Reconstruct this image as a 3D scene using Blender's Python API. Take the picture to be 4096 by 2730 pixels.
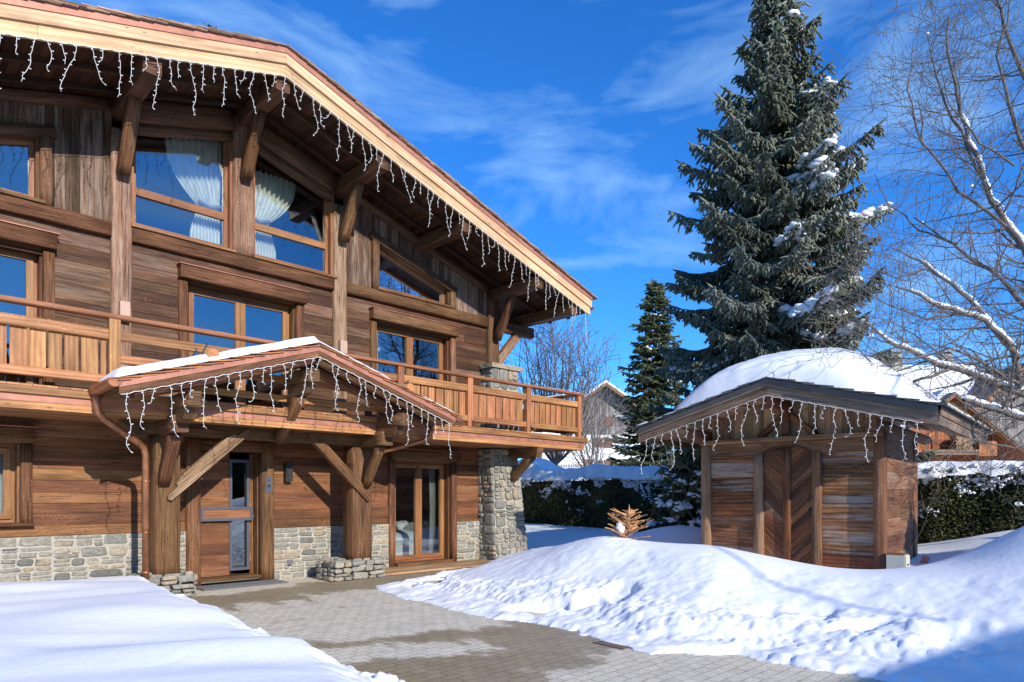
import bpy, bmesh, math, random
import numpy as np
from mathutils import Vector, Matrix, noise

for o in list(bpy.data.objects):
    bpy.data.objects.remove(o)
scene = bpy.context.scene
C = scene.collection
R = math.radians

# ------------------------------------------------------------------ camera
cam_d = bpy.data.cameras.new("camera")
cam = bpy.data.objects.new("camera", cam_d)
C.objects.link(cam)
cam.location = (0, 0, 1.55)
cam.rotation_euler = (R(90), 0, 0)
cam_d.sensor_width = 36
cam_d.lens = 36 * 2685 / 4096
cam_d.shift_y = (1983 - 1365) / 4096
cam_d.clip_start = 0.05
cam_d.clip_end = 3000
scene.camera = cam

# ------------------------------------------------------------------ sky
SUN_EL = 24.3
SUN_AZ = math.degrees(math.atan2(0.99, -1.343))      # clockwise from +Y
world = bpy.data.worlds.new("World")
scene.world = world
world.use_nodes = True
wn, wl = world.node_tree.nodes, world.node_tree.links
wn.clear()
wout = wn.new('ShaderNodeOutputWorld')
wbg = wn.new('ShaderNodeBackground')
sky = wn.new('ShaderNodeTexSky')
sky.sky_type = 'NISHITA'
sky.sun_disc = False
sky.sun_elevation = R(SUN_EL)
sky.sun_rotation = R(SUN_AZ)
sky.altitude = 1100
sky.air_density = 1.0
sky.dust_density = 0.3
sky.ozone_density = 3.0
hsv = wn.new('ShaderNodeHueSaturation')
hsv.inputs['Saturation'].default_value = 1.22
hsv.inputs['Value'].default_value = 1.0
tint = wn.new('ShaderNodeMix'); tint.data_type = 'RGBA'; tint.blend_type = 'MULTIPLY'
tint.inputs['Factor'].default_value = 1.0
tint.inputs[7].default_value = (0.64, 1.33, 1.95, 1)
wl.new(sky.outputs[0], hsv.inputs['Color'])
wl.new(hsv.outputs[0], tint.inputs[6])
# thin drifting cloud
tc = wn.new('ShaderNodeTexCoord')
mp = wn.new('ShaderNodeMapping')
mp.inputs['Rotation'].default_value = (0, R(20), 0)
mp.inputs['Location'].default_value = (0.35, 0.0, 0.15)
mp.inputs['Scale'].default_value = (1.3, 1.3, 4.2)
wl.new(tc.outputs['Generated'], mp.inputs['Vector'])
cn = wn.new('ShaderNodeTexNoise')
cn.inputs['Scale'].default_value = 2.7
cn.inputs['Detail'].default_value = 9
cn.inputs['Roughness'].default_value = 0.58
cn.inputs['Distortion'].default_value = 0.5
wl.new(mp.outputs[0], cn.inputs['Vector'])
cr = wn.new('ShaderNodeValToRGB')
cr.color_ramp.elements[0].position = 0.49
cr.color_ramp.elements[1].position = 0.86
cr.color_ramp.elements[1].color = (0.6, 0.6, 0.6, 1)
wl.new(cn.outputs[0], cr.inputs[0])
cmix = wn.new('ShaderNodeMix'); cmix.data_type = 'RGBA'
cmix.inputs[7].default_value = (4.8, 7.6, 9.8, 1)
wl.new(cr.outputs[0], cmix.inputs['Factor'])
wl.new(tint.outputs[2], cmix.inputs[6])
wl.new(cmix.outputs[2], wbg.inputs['Color'])
wbg.inputs['Strength'].default_value = 0.107
wl.new(wbg.outputs[0], wout.inputs[0])

# ------------------------------------------------------------------ sun
sd = bpy.data.lights.new("sun", 'SUN')
sd.energy = 4.3
sd.angle = R(0.53)
sd.color = (1.0, 0.93, 0.82)
sun = bpy.data.objects.new("sun", sd)
C.objects.link(sun)
to_sun = Vector((math.sin(R(SUN_AZ)) * math.cos(R(SUN_EL)), math.cos(R(SUN_AZ)) * math.cos(R(SUN_EL)), math.sin(R(SUN_EL))))
sun.rotation_euler = to_sun.to_track_quat('Z', 'Y').to_euler()
sun.location = (20, -27, 20)

scene.view_settings.view_transform = 'Standard'
scene.view_settings.look = 'None'
scene.view_settings.exposure = 0.36
scene.view_settings.gamma = 1
scene.render.engine = 'CYCLES'
scene.cycles.max_bounces = 8
scene.cycles.transparent_max_bounces = 12

rng = random.Random(7)

# ------------------------------------------------------------------ materials
def newmat(name):
    m = bpy.data.materials.new(name)
    m.use_nodes = True
    n, l = m.node_tree.nodes, m.node_tree.links
    b = n['Principled BSDF']
    return m, n, l, b

def nnoise(n, l, vec, scale, detail=5, rough=0.55, dist=0.0):
    t = n.new('ShaderNodeTexNoise')
    t.inputs['Scale'].default_value = scale
    t.inputs['Detail'].default_value = detail
    t.inputs['Roughness'].default_value = rough
    t.inputs['Distortion'].default_value = dist
    if vec is not None:
        l.new(vec, t.inputs['Vector'])
    return t

def nmap(n, l, vec, scale, loc=(0, 0, 0), rot=(0, 0, 0)):
    t = n.new('ShaderNodeMapping')
    t.inputs['Scale'].default_value = scale
    t.inputs['Location'].default_value = loc
    t.inputs['Rotation'].default_value = rot
    l.new(vec, t.inputs['Vector'])
    return t.outputs[0]

def nramp(n, l, fac, stops):
    t = n.new('ShaderNodeValToRGB')
    e = t.color_ramp.elements
    while len(e) < len(stops):
        e.new(0.5)
    for k, (p, c) in enumerate(stops):
        e[k].position = p
        if not hasattr(c, '__len__'):
            c = (c, c, c)
        e[k].color = (c[0], c[1], c[2], 1)
    l.new(fac, t.inputs[0])
    return t.outputs[0]

def nmix(n, l, fac, a, b, mode='MIX'):
    t = n.new('ShaderNodeMix'); t.data_type = 'RGBA'; t.blend_type = mode
    for sock, v in ((t.inputs[0], fac), (t.inputs[6], a), (t.inputs[7], b)):
        if isinstance(v, bpy.types.NodeSocket):
            l.new(v, sock)
        elif hasattr(v, '__len__'):
            sock.default_value = (v[0], v[1], v[2], 1)
        else:
            sock.default_value = v
    return t.outputs[2]

def nmath(n, l, op, a, b=0.0, c=0.0):
    t = n.new('ShaderNodeMath'); t.operation = op
    for sock, v in zip(t.inputs, (a, b, c)):
        if isinstance(v, bpy.types.NodeSocket):
            l.new(v, sock)
        else:
            sock.default_value = v
    return t.outputs[0]

def nbump(n, l, b, h, strength=0.3, dist=0.01):
    t = n.new('ShaderNodeBump')
    t.inputs['Strength'].default_value = strength
    t.inputs['Distance'].default_value = dist
    l.new(h, t.inputs['Height'])
    l.new(t.outputs[0], b.inputs['Normal'])

def wood(name, dark, mid, light, var=0.35, grey=0.0, greycol=(0.2, 0.17, 0.14), rough=0.55, bump=0.35, knots=0.8, fig=0.5, spec=0.3, cracks=0.5, gscale=1.0, con=0.34, tones=None):
    m, n, l, b = newmat(name)
    uv = n.new('ShaderNodeUVMap').outputs[0]
    at = n.new('ShaderNodeAttribute'); at.attribute_name = 'rnd'
    rnd = at.outputs['Fac']
    fine = nnoise(n, l, nmap(n, l, uv, (2.2, 46 * gscale, 1)), 1.0, 7, 0.65).outputs[0]
    mid_n = nnoise(n, l, nmap(n, l, uv, (0.9, 9 * gscale, 1)), 1.0, 4, 0.6, 0.6).outputs[0]
    # annual ring figure
    wv = n.new('ShaderNodeTexWave')
    wv.bands_direction = 'Y'
    wv.inputs['Scale'].default_value = 1.0
    wv.inputs['Distortion'].default_value = 9.0
    wv.inputs['Detail'].default_value = 2.0
    wv.inputs['Detail Scale'].default_value = 0.6
    l.new(nmap(n, l, uv, (0.55, 7.5 * gscale, 1)), wv.inputs['Vector'])
    wave = wv.outputs['Fac']
    g = nmath(n, l, 'ADD', nmath(n, l, 'MULTIPLY', fine, 1.0 - fig * 0.5), nmath(n, l, 'MULTIPLY', wave, fig * 0.35))
    g = nmath(n, l, 'SUBTRACT', g, (fig * 0.175 - fig * 0.25) )
    g = nmath(n, l, 'ADD', g, nmath(n, l, 'MULTIPLY', nmath(n, l, 'SUBTRACT', mid_n, 0.5), 0.8))
    col = nramp(n, l, g, [(0.5 - con, dark), (0.5, mid), (0.5 + con * 1.15, light)])
    if tones:
        tr_ = nramp(n, l, nmath(n, l, 'FRACT', nmath(n, l, 'MULTIPLY', rnd, 5.17)), [(k / (len(tones) - 1), c) for k, c in enumerate(tones)])
        col = nmix(n, l, 1.0, col, tr_, 'MULTIPLY')
    # per board tone
    dv = nmath(n, l, 'ADD', nmath(n, l, 'MULTIPLY', rnd, var * 1.6), 1.0 - var * 0.8)
    h = n.new('ShaderNodeHueSaturation')
    l.new(col, h.inputs['Color']); l.new(dv, h.inputs['Value'])
    l.new(nmath(n, l, 'ADD', nmath(n, l, 'MULTIPLY', nmath(n, l, 'FRACT', nmath(n, l, 'MULTIPLY', rnd, 7.31)), 0.022), 0.489), h.inputs['Hue'])
    col = h.outputs[0]
    if knots > 0:
        vo = n.new('ShaderNodeTexVoronoi')
        vo.inputs['Scale'].default_value = 1.0
        l.new(nmap(n, l, uv, (2.4, 6.5, 1)), vo.inputs['Vector'])
        kn = nramp(n, l, vo.outputs['Distance'], [(0.05, knots), (0.11, 0.0)])
        col = nmix(n, l, kn, col, tuple(c * 0.35 for c in dark))
    if grey > 0:
        gm = nnoise(n, l, nmap(n, l, uv, (1.1, 14, 1), (3, 5, 0)), 1.0, 6, 0.7, 0.4).outputs[0]
        gm2 = nramp(n, l, nmath(n, l, 'ADD', gm, nmath(n, l, 'MULTIPLY', nmath(n, l, 'SUBTRACT', rnd, 0.5), 0.25)), [(0.62 - grey * 0.3, 0.0), (0.78 - grey * 0.3, 1.0)])
        col = nmix(n, l, nmath(n, l, 'MULTIPLY', gm2, min(1.0, 0.5 + grey * 0.5)), col, greycol)
    if cracks > 0:
        ck = nnoise(n, l, nmap(n, l, uv, (1.3, 60, 1), (9, 2, 0)), 1.0, 3, 0.5).outputs[0]
        ckm = nramp(n, l, ck, [(0.34, cracks), (0.40, 0.0)])
        col = nmix(n, l, ckm, col, tuple(c * 0.25 for c in dark))
    # patches of old stain and wear
    pt = nnoise(n, l, nmap(n, l, uv, (0.8, 3.0, 1), (1, 7, 0)), 1.0, 5, 0.65, 0.3).outputs[0]
    col = nmix(n, l, 1.0, col, nramp(n, l, pt, [(0.30, 0.55), (0.5, 1.0), (0.72, 1.35)]), 'MULTIPLY')
    fk = nnoise(n, l, nmap(n, l, uv, (26, 55, 1), (4, 4, 0)), 1.0, 3, 0.6).outputs[0]
    fk = nmath(n, l, 'ADD', fk, nmath(n, l, 'MULTIPLY', nmath(n, l, 'SUBTRACT', pt, 0.5), 0.5))
    col = nmix(n, l, nramp(n, l, fk, [(0.66, 0.0), (0.72, 0.55)]), col, tuple(min(0.7, c * 1.9 + 0.08) for c in light))
    l.new(col, b.inputs['Base Color'])
    b.inputs['Roughness'].default_value = rough
    b.inputs['Specular IOR Level'].default_value = spec
    hb = nmath(n, l, 'ADD', nmath(n, l, 'MULTIPLY', fine, 1.0), nmath(n, l, 'MULTIPLY', mid_n, 0.6))
    nbump(n, l, b, hb, min(1.0, bump * 1.4), 0.03)
    return m

def plain(name, col, rough=0.6, metal=0.0, var=0.12, scale=8.0, bump=0.0, spec=0.5):
    m, n, l, b = newmat(name)
    tcn = n.new('ShaderNodeTexCoord').outputs['Object']
    ns = nnoise(n, l, tcn, scale, 5, 0.6).outputs[0]
    c = nmix(n, l, nramp(n, l, ns, [(0.3, 0.0), (0.7, 1.0)]), tuple(x * (1 - var) for x in col), tuple(min(1, x * (1 + var)) for x in col))
    l.new(c, b.inputs['Base Color'])
    b.inputs['Roughness'].default_value = rough
    b.inputs['Metallic'].default_value = metal
    b.inputs['Specular IOR Level'].default_value = spec
    if bump:
        nbump(n, l, b, ns, bump, 0.02)
    return m

W = {}
T_SHED = [(0.55, 0.42, 0.36), (1.25, 1.05, 0.85), (0.85, 0.62, 0.48), (1.3, 1.3, 1.3), (0.45, 0.38, 0.36), (1.1, 0.85, 0.62), (0.95, 1.0, 1.0)]
W['wall'] = wood('reclaimed_brown_boards', (0.0276, 0.0106, 0.0042), (0.1, 0.0411, 0.0166), (0.1857, 0.0839, 0.037), var=0.60, grey=0.32, greycol=(0.20, 0.145, 0.11), bump=0.4, knots=0.6, cracks=0.7, fig=0.25)
W['wall_low'] = wood('warm_brown_boards', (0.0544, 0.0203, 0.0063), (0.1869, 0.0753, 0.0264), (0.3007, 0.1354, 0.0522), var=0.50, grey=0.20, greycol=(0.22, 0.145, 0.10), bump=0.35, knots=0.6, cracks=0.6, fig=0.25)
W['gable'] = wood('weathered_vertical_boards', (0.0323, 0.0163, 0.0092), (0.1403, 0.0767, 0.0444), (0.2884, 0.188, 0.1239), var=0.35, grey=0.45, greycol=(0.34, 0.25, 0.195), bump=0.9, knots=0.8, cracks=0.9, fig=0.3)
W['hewn'] = wood('hewn_pale_post', (0.0815, 0.0368, 0.0191), (0.2978, 0.1667, 0.096), (0.5508, 0.3697, 0.2474), var=0.15, grey=0.4, greycol=(0.50, 0.36, 0.26), bump=1.0, knots=0.5, cracks=1.0, fig=0.3)
W['beam'] = wood('hewn_brown_beam', (0.0442, 0.0178, 0.0068), (0.1628, 0.0716, 0.0303), (0.3022, 0.1486, 0.071), var=0.25, grey=0.05, greycol=(0.34, 0.22, 0.14), bump=0.7, knots=0.5, cracks=1.0, fig=0.25)
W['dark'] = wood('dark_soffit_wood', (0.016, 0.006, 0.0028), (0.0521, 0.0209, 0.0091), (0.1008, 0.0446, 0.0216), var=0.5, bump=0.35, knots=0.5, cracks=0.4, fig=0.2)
W['pale'] = wood('pale_larch_board', (0.44, 0.235, 0.105), (0.66, 0.43, 0.235), (0.76, 0.54, 0.335), var=0.1, bump=0.15, knots=0.7, fig=0.9, cracks=0.1, rough=0.5, gscale=0.5, con=0.4)
W['rail'] = wood('larch_railing', (0.1828, 0.0703, 0.0235), (0.3654, 0.16, 0.0619), (0.5234, 0.2588, 0.1151), var=0.3, bump=0.2, knots=0.6, fig=0.8, cracks=0.15, rough=0.5, gscale=0.7, con=0.38)
W['frame'] = wood('window_frame_larch', (0.16, 0.064, 0.0224), (0.2635, 0.1122, 0.0442), (0.36, 0.1665, 0.072), var=0.15, bump=0.12, knots=0.2, fig=0.2, cracks=0.1, rough=0.45)
W['deck'] = wood('deck_boards', (0.20, 0.11, 0.055), (0.40, 0.235, 0.12), (0.52, 0.34, 0.19), var=0.3, bump=0.2, knots=0.3, cracks=0.3, fig=0.2)
W['shed'] = wood('old_shed_boards', (0.0296, 0.0125, 0.0055), (0.2368, 0.0979, 0.0352), (0.5132, 0.2428, 0.0966), var=0.15, grey=0.50, greycol=(0.36, 0.30, 0.245), bump=0.9, knots=0.8, cracks=1.0, fig=0.5, gscale=0.6, con=0.30, tones=T_SHED)
W['shed_door'] = wood('shed_door_boards', (0.0467, 0.0177, 0.0066), (0.17, 0.0699, 0.0265), (0.306, 0.1436, 0.0579), var=0.15, grey=0.10, greycol=(0.28, 0.24, 0.2), bump=0.5, knots=0.7, cracks=0.8, fig=0.3, tones=[(0.5, 0.45, 0.42), (1.1, 0.95, 0.85), (0.75, 0.62, 0.52), (1.35, 1.2, 1.1), (0.6, 0.55, 0.55)])
W['shed_post'] = wood('shed_hewn_timber', (0.0807, 0.0311, 0.0135), (0.2422, 0.1075, 0.0465), (0.3767, 0.1928, 0.0949), var=0.35, grey=0.30, greycol=(0.30, 0.25, 0.20), bump=0.7, knots=0.5, cracks=0.8, fig=0.25)
W['shed_grey'] = wood('grey_barge_board', (0.0805, 0.0524, 0.0312), (0.23, 0.1528, 0.0936), (0.414, 0.2794, 0.1747), var=0.25, grey=0.3, greycol=(0.16, 0.14, 0.12), bump=0.7, knots=0.6, cracks=0.9, fig=0.5, gscale=0.6)
W['shingle'] = wood('larch_shingles', (0.15, 0.085, 0.05), (0.34, 0.21, 0.13), (0.52, 0.36, 0.25), var=0.5, bump=0.4, knots=0, cracks=0.4, fig=0.2)
W['shingle_red'] = wood('red_larch_shingles', (0.18, 0.06, 0.02), (0.42, 0.17, 0.06), (0.6, 0.3, 0.13), var=0.5, bump=0.4, knots=0, cracks=0.4, fig=0.2)
W['shingle_grey'] = wood('grey_shingles', (0.05, 0.045, 0.04), (0.11, 0.10, 0.092), (0.20, 0.185, 0.17), var=0.4, bump=0.4, knots=0, cracks=0.4, fig=0.2)
W['purlin'] = wood('purlin_timber', (0.0397, 0.018, 0.0085), (0.1418, 0.0689, 0.0312), (0.2651, 0.1441, 0.0719), var=0.2, bump=0.5, knots=0.4, cracks=0.9, fig=0.2)
W['bgold'] = wood('orange_chalet_wood', (0.13, 0.035, 0.010), (0.32, 0.092, 0.024), (0.45, 0.16, 0.05), var=0.5, bump=0.2, knots=0.2, cracks=0.4, fig=0.2)
W['bggrey'] = wood('grey_barn_wood', (0.09, 0.08, 0.075), (0.20, 0.18, 0.165), (0.33, 0.3, 0.28), var=0.5, bump=0.3, knots=0.2, cracks=0.5, fig=0.2)
W['bgdark'] = wood('dark_barn_wood', (0.05, 0.04, 0.035), (0.11, 0.09, 0.08), (0.19, 0.16, 0.145), var=0.3, bump=0.3, knots=0.2, cracks=0.5, fig=0.2)

W['shed_gable'] = wood('bounce_lit_tan_boards', (0.16, 0.085, 0.045), (0.42, 0.245, 0.135), (0.58, 0.37, 0.22), var=0.4, bump=0.5, knots=0.6, cracks=0.6, fig=0.3)  # tan boards, with bounced light put into the lighter colour
W['copper'] = plain('copper_sheet', (0.42, 0.175, 0.115), 0.5, 0.25, 0.22, 5)
W['copper_pipe'] = plain('copper_pipe', (0.36, 0.155, 0.075), 0.4, 0.6, 0.35, 6)
W['zinc'] = plain('dark_zinc_sheet', (0.10, 0.09, 0.085), 0.6, 0.25, 0.2, 3)
W['iron'] = plain('black_iron', (0.02, 0.02, 0.022), 0.5, 0.4, 0.2, 10)
W['grey_metal'] = plain('anthracite_frame', (0.095, 0.10, 0.13), 0.45, 0.3, 0.08, 5)
W['beige'] = plain('beige_plate', (0.50, 0.33, 0.25), 0.55, 0, 0.06, 4)
W['black'] = plain('black_paint', (0.02, 0.02, 0.02), 0.5, 0, 0.1, 6)
W['steel'] = plain('steel', (0.5, 0.5, 0.52), 0.3, 0.9, 0.05, 6)
W['cream'] = plain('cream_box_paint', (0.60, 0.58, 0.47), 0.5, 0, 0.05, 3)
W['pink'] = plain('pink_plastic', (0.55, 0.22, 0.18), 0.5, 0, 0.1, 8)
W['wire'] = plain('white_light_cable', (0.72, 0.72, 0.70), 0.5, 0, 0.03, 5)
W['curtain'] = plain('cream_curtain', (0.80, 0.79, 0.70), 0.9, 0, 0.06, 5)
W['tie'] = plain('grey_curtain_tie', (0.30, 0.32, 0.36), 0.8, 0, 0.06, 5)
W['linen'] = plain('white_linen', (0.8, 0.82, 0.84), 0.9, 0, 0.05, 5, 0.2)
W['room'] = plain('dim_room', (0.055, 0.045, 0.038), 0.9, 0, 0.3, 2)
W['render'] = plain('white_render', (0.78, 0.77, 0.74), 0.9, 0, 0.06, 2)
W['shutter'] = plain('brown_shutter', (0.17, 0.085, 0.055), 0.7, 0, 0.15, 5)
W['mortar'] = plain('lime_mortar', (0.40, 0.375, 0.32), 0.95, 0, 0.15, 14, 0.4)
W['bark'] = plain('grey_bark', (0.165, 0.14, 0.12), 0.9, 0, 0.4, 14, 0.5)
W['bark_pale'] = plain('pale_bark', (0.15, 0.12, 0.095), 0.9, 0, 0.35, 14, 0.5)
W['bark_dark'] = plain('dark_conifer_bark', (0.05, 0.035, 0.025), 0.95, 0, 0.3, 8, 0.5)
W['moss'] = plain('mossy_edge', (0.10, 0.09, 0.035), 0.95, 0, 0.5, 25, 0.8)
W['mat_fibre'] = plain('grey_mat', (0.12, 0.12, 0.13), 0.8, 0, 0.2, 30)
W['rust'] = plain('dry_needles', (0.58, 0.30, 0.13), 0.8, 0, 0.3, 20)
W['concrete'] = plain('pale_concrete', (0.36, 0.35, 0.32), 0.9, 0, 0.12, 6, 0.2)
W['log_end'] = plain('cut_log_end', (0.56, 0.21, 0.08), 0.6, 0, 0.35, 9)
W['log'] = plain('peeled_log', (0.27, 0.17, 0.085), 0.7, 0, 0.25, 5, 0.2)

def snow_mat(name, bump=0.5, scale=9.0):
    m, n, l, b = newmat(name)
    t = n.new('ShaderNodeTexCoord').outputs['Object']
    a = nnoise(n, l, t, scale, 8, 0.6).outputs[0]
    c = nnoise(n, l, t, scale * 9, 4, 0.6).outputs[0]
    col = nmix(n, l, nramp(n, l, a, [(0.3, 0.0), (0.7, 1.0)]), (0.82, 0.84, 0.875), (0.88, 0.895, 0.92))
    l.new(col, b.inputs['Base Color'])
    b.inputs['Roughness'].default_value = 0.75
    b.inputs['Specular IOR Level'].default_value = 0.3
    nbump(n, l, b, nmath(n, l, 'ADD', a, nmath(n, l, 'MULTIPLY', c, 0.3)), bump, 0.03)
    return m
W['snow'] = snow_mat('snow', 0.22, 16.0)
W['snow_fine'] = snow_mat('clean_snow', 0.25, 9.0)

def stone_mat():
    m, n, l, b = newmat('rubble_stone')
    at = n.new('ShaderNodeAttribute'); at.attribute_name = 'rnd'
    t = n.new('ShaderNodeTexCoord').outputs['Object']
    base = nramp(n, l, at.outputs['Fac'], [(0.0, (0.14, 0.14, 0.125)), (0.25, (0.33, 0.305, 0.24)), (0.5, (0.22, 0.22, 0.195)), (0.74, (0.38, 0.345, 0.265)), (0.90, (0.38, 0.29, 0.185)), (1.0, (0.19, 0.19, 0.18))])
    a = nnoise(n, l, t, 22, 7, 0.65).outputs[0]
    s = nnoise(n, l, nmap(n, l, t, (2, 2, 9)), 3.0, 5, 0.6, 0.5).outputs[0]
    col = nmix(n, l, 1.0, base, nramp(n, l, a, [(0.25, 0.5), (0.5, 0.95), (0.75, 1.45)]), 'MULTIPLY')
    col = nmix(n, l, nramp(n, l, s, [(0.52, 0.0), (0.66, 0.55)]), col, (0.16, 0.165, 0.16))
    l.new(col, b.inputs['Base Color'])
    b.inputs['Roughness'].default_value = 0.85
    nbump(n, l, b, nmath(n, l, 'ADD', a, s), 0.7, 0.02)
    return m
W['stone'] = stone_mat()

def paving_mat():
    m, n, l, b = newmat('wet_pavers')
    uv = n.new('ShaderNodeUVMap').outputs[0]
    br = n.new('ShaderNodeTexBrick')
    br.inputs['Scale'].default_value = 1.0
    br.inputs['Brick Width'].default_value = 0.17
    br.inputs['Row Height'].default_value = 0.115
    br.inputs['Mortar Size'].default_value = 0.006
    br.inputs['Color1'].default_value = (0.68, 0.61, 0.47, 1)
    br.inputs['Color2'].default_value = (0.56, 0.50, 0.39, 1)
    br.inputs['Mortar'].default_value = (0.30, 0.27, 0.22, 1)
    wob = nnoise(n, l, uv, 6.0, 3).outputs['Color']
    l.new(nmix(n, l, 0.012, uv, wob), br.inputs['Vector'])
    big = nnoise(n, l, nmap(n, l, uv, (0.75, 0.42, 1), (3.6, 1.3, 0)), 1.0, 7, 0.62, 0.3).outputs[0]
    sx = n.new('ShaderNodeSeparateXYZ'); l.new(uv, sx.inputs[0])
    s_, t_ = sx.outputs[0], sx.outputs[1]
    # melt water: a strip against the doorstep, and the lower end of the drive
    M_ = lambda op, a, b_=0.0: nmath(n, l, op, a, b_)
    w1 = M_('SUBTRACT', t_, M_('ADD', 4.15, M_('MULTIPLY', s_, 0.33)))
    w1 = M_('MINIMUM', w1, M_('SUBTRACT', 7.85, t_))
    lobe = M_('SUBTRACT', M_('ABSOLUTE', M_('SUBTRACT', t_, M_('ADD', 4.10, M_('MULTIPLY', s_, 0.55)))), 0.30)
    lobe = M_('MAXIMUM', lobe, M_('SUBTRACT', s_, 4.9))
    w1 = M_('MINIMUM', w1, lobe)
    door = M_('SUBTRACT', 0.62, M_('ABSOLUTE', M_('SUBTRACT', t_, 1.55)))
    edge = M_('SUBTRACT', 0.30, M_('ABSOLUTE', M_('SUBTRACT', t_, 4.1)))
    wf = M_('MULTIPLY', M_('MAXIMUM', w1, door), 0.42)
    wf = M_('MAXIMUM', M_('MINIMUM', wf, 0.16), -0.15)
    fr_ = nnoise(n, l, nmap(n, l, uv, (2.6, 1.7, 1), (8, 3, 0)), 1.0, 7, 0.7, 0.4).outputs[0]
    wf = M_('ADD', wf, M_('MULTIPLY', M_('SUBTRACT', fr_, 0.5), 0.45))
    br2 = n.new('ShaderNodeTexBrick')
    for k_, v_ in (('Scale', 1.0), ('Brick Width', 0.17), ('Row Height', 0.115), ('Mortar Size', 0.0)): br2.inputs[k_].default_value = v_
    br2.inputs['Color1'].default_value = (0, 0, 0, 1); br2.inputs['Color2'].default_value = (1, 1, 1, 1)
    l.new(uv, br2.inputs['Vector'])
    big = nmath(n, l, 'ADD', big, nmath(n, l, 'MULTIPLY', nmath(n, l, 'SUBTRACT', br2.outputs['Color'], 0.5), 0.035))
    wet = nmath(n, l, 'ADD', big, wf)
    wetm = nramp(n, l, wet, [(0.46, 0.0), (0.52, 0.85), (0.62, 1.0)])
    fine = nnoise(n, l, uv, 34, 5, 0.7).outputs[0]
    blot = nnoise(n, l, uv, 4.5, 5, 0.6).outputs[0]
    dry = nmix(n, l, 1.0, br.outputs['Color'], nramp(n, l, fine, [(0.3, 0.72), (0.7, 1.3)]), 'MULTIPLY')
    dry = nmix(n, l, nramp(n, l, blot, [(0.42, 0.0), (0.7, 0.6)]), dry, (0.72, 0.66, 0.54))
    wetc = nmix(n, l, 1.0, dry, (0.50, 0.45, 0.36), 'MULTIPLY')
    l.new(nmix(n, l, wetm, dry, wetc), b.inputs['Base Color'])
    l.new(nmath(n, l, 'SUBTRACT', 0.9, nmath(n, l, 'MULTIPLY', wetm, 0.42)), b.inputs['Roughness'])
    b.inputs['Specular IOR Level'].default_value = 0.3
    nbump(n, l, b, nmath(n, l, 'ADD', nmath(n, l, 'MULTIPLY', br.outputs['Fac'], -1.0), nmath(n, l, 'MULTIPLY', fine, 0.4)), 0.5, 0.01)
    return m
W['paving'] = paving_mat()

def glass_mat(name='window_glass', refl=0.12, tintc=(0.93, 0.97, 0.97)):
    m, n, l, b = newmat(name)
    n.remove(b)
    out = n['Material Output']
    tr = n.new('ShaderNodeBsdfTransparent'); tr.inputs[0].default_value = (*tintc, 1)
    gl = n.new('ShaderNodeBsdfGlossy'); gl.inputs['Roughness'].default_value = 0.012
    gl.inputs[0].default_value = (0.62, 0.66, 0.70, 1)
    t = n.new('ShaderNodeTexCoord').outputs['Object']
    wn_ = nnoise(n, l, t, 0.9, 1, 0.4).outputs[0]
    bp = n.new('ShaderNodeBump'); bp.inputs['Strength'].default_value = 0.05; bp.inputs['Distance'].default_value = 0.02
    l.new(wn_, bp.inputs['Height']); l.new(bp.outputs[0], gl.inputs['Normal'])
    fr = n.new('ShaderNodeFresnel'); fr.inputs['IOR'].default_value = 1.6
    fac = nmath(n, l, 'MINIMUM', nmath(n, l, 'ADD', nmath(n, l, 'MULTIPLY', fr.outputs[0], 1.2), refl), 1.0)
    mx = n.new('ShaderNodeMixShader')
    l.new(fac, mx.inputs[0]); l.new(tr.outputs[0], mx.inputs[1]); l.new(gl.outputs[0], mx.inputs[2])
    l.new(mx.outputs[0], out.inputs[0])
    return m
W['glass'] = glass_mat()
W['glass_clear'] = glass_mat('clear_window_glass', 0.14)

def needle_mat(name, c1, c2, c3):
    m, n, l, b = newmat(name)
    at = n.new('ShaderNodeAttribute'); at.attribute_name = 'rnd'
    t = n.new('ShaderNodeTexCoord').outputs['Object']
    a = nnoise(n, l, t, 60, 4, 0.7).outputs[0]
    base = nramp(n, l, at.outputs['Fac'], [(0, c1), (0.5, c2), (1, c3)])
    col = nmix(n, l, 1.0, base, nramp(n, l, a, [(0.3, 0.55), (0.7, 1.5)]), 'MULTIPLY')
    l.new(col, b.inputs['Base Color'])
    b.inputs['Roughness'].default_value = 0.7
    b.inputs['Specular IOR Level'].default_value = 0.25
    nbump(n, l, b, a, 1.0, 0.03)
    return m
W['spruce'] = needle_mat('blue_spruce_needles', (0.085, 0.10, 0.066), (0.20, 0.22, 0.16), (0.34, 0.365, 0.29))
W['fir'] = needle_mat('green_fir_needles', (0.03, 0.042, 0.018), (0.085, 0.10, 0.045), (0.18, 0.19, 0.10))
W['thuja'] = needle_mat('thuja_hedge_foliage', (0.045, 0.055, 0.022), (0.14, 0.145, 0.055), (0.33, 0.20, 0.08))
W['forest'] = needle_mat('hill_forest', (0.012, 0.02, 0.014), (0.03, 0.042, 0.03), (0.06, 0.07, 0.055))

# ------------------------------------------------------------------ mesh tools
ID = Matrix.Identity(4)
D = 11.8
SQ = math.sqrt(0.5)
# chalet frame: x along the facade, y out towards the yard, z up
CH = Matrix(((SQ, SQ, 0, -D * SQ), (SQ, -SQ, 0, D * SQ), (0, 0, 1, 0), (0, 0, 0, 1)))
TH = R(41.2)
# shed frame: x to the right along its front, y towards the yard (front posts at y = 0), z up
SH = Matrix(((math.cos(TH), -math.sin(TH), 0, 12 * math.sin(TH)), (-math.sin(TH), -math.cos(TH), 0, 12 * math.cos(TH)), (0, 0, 1, 0), (0, 0, 0, 1)))
ROOT_INV = {}

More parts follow.
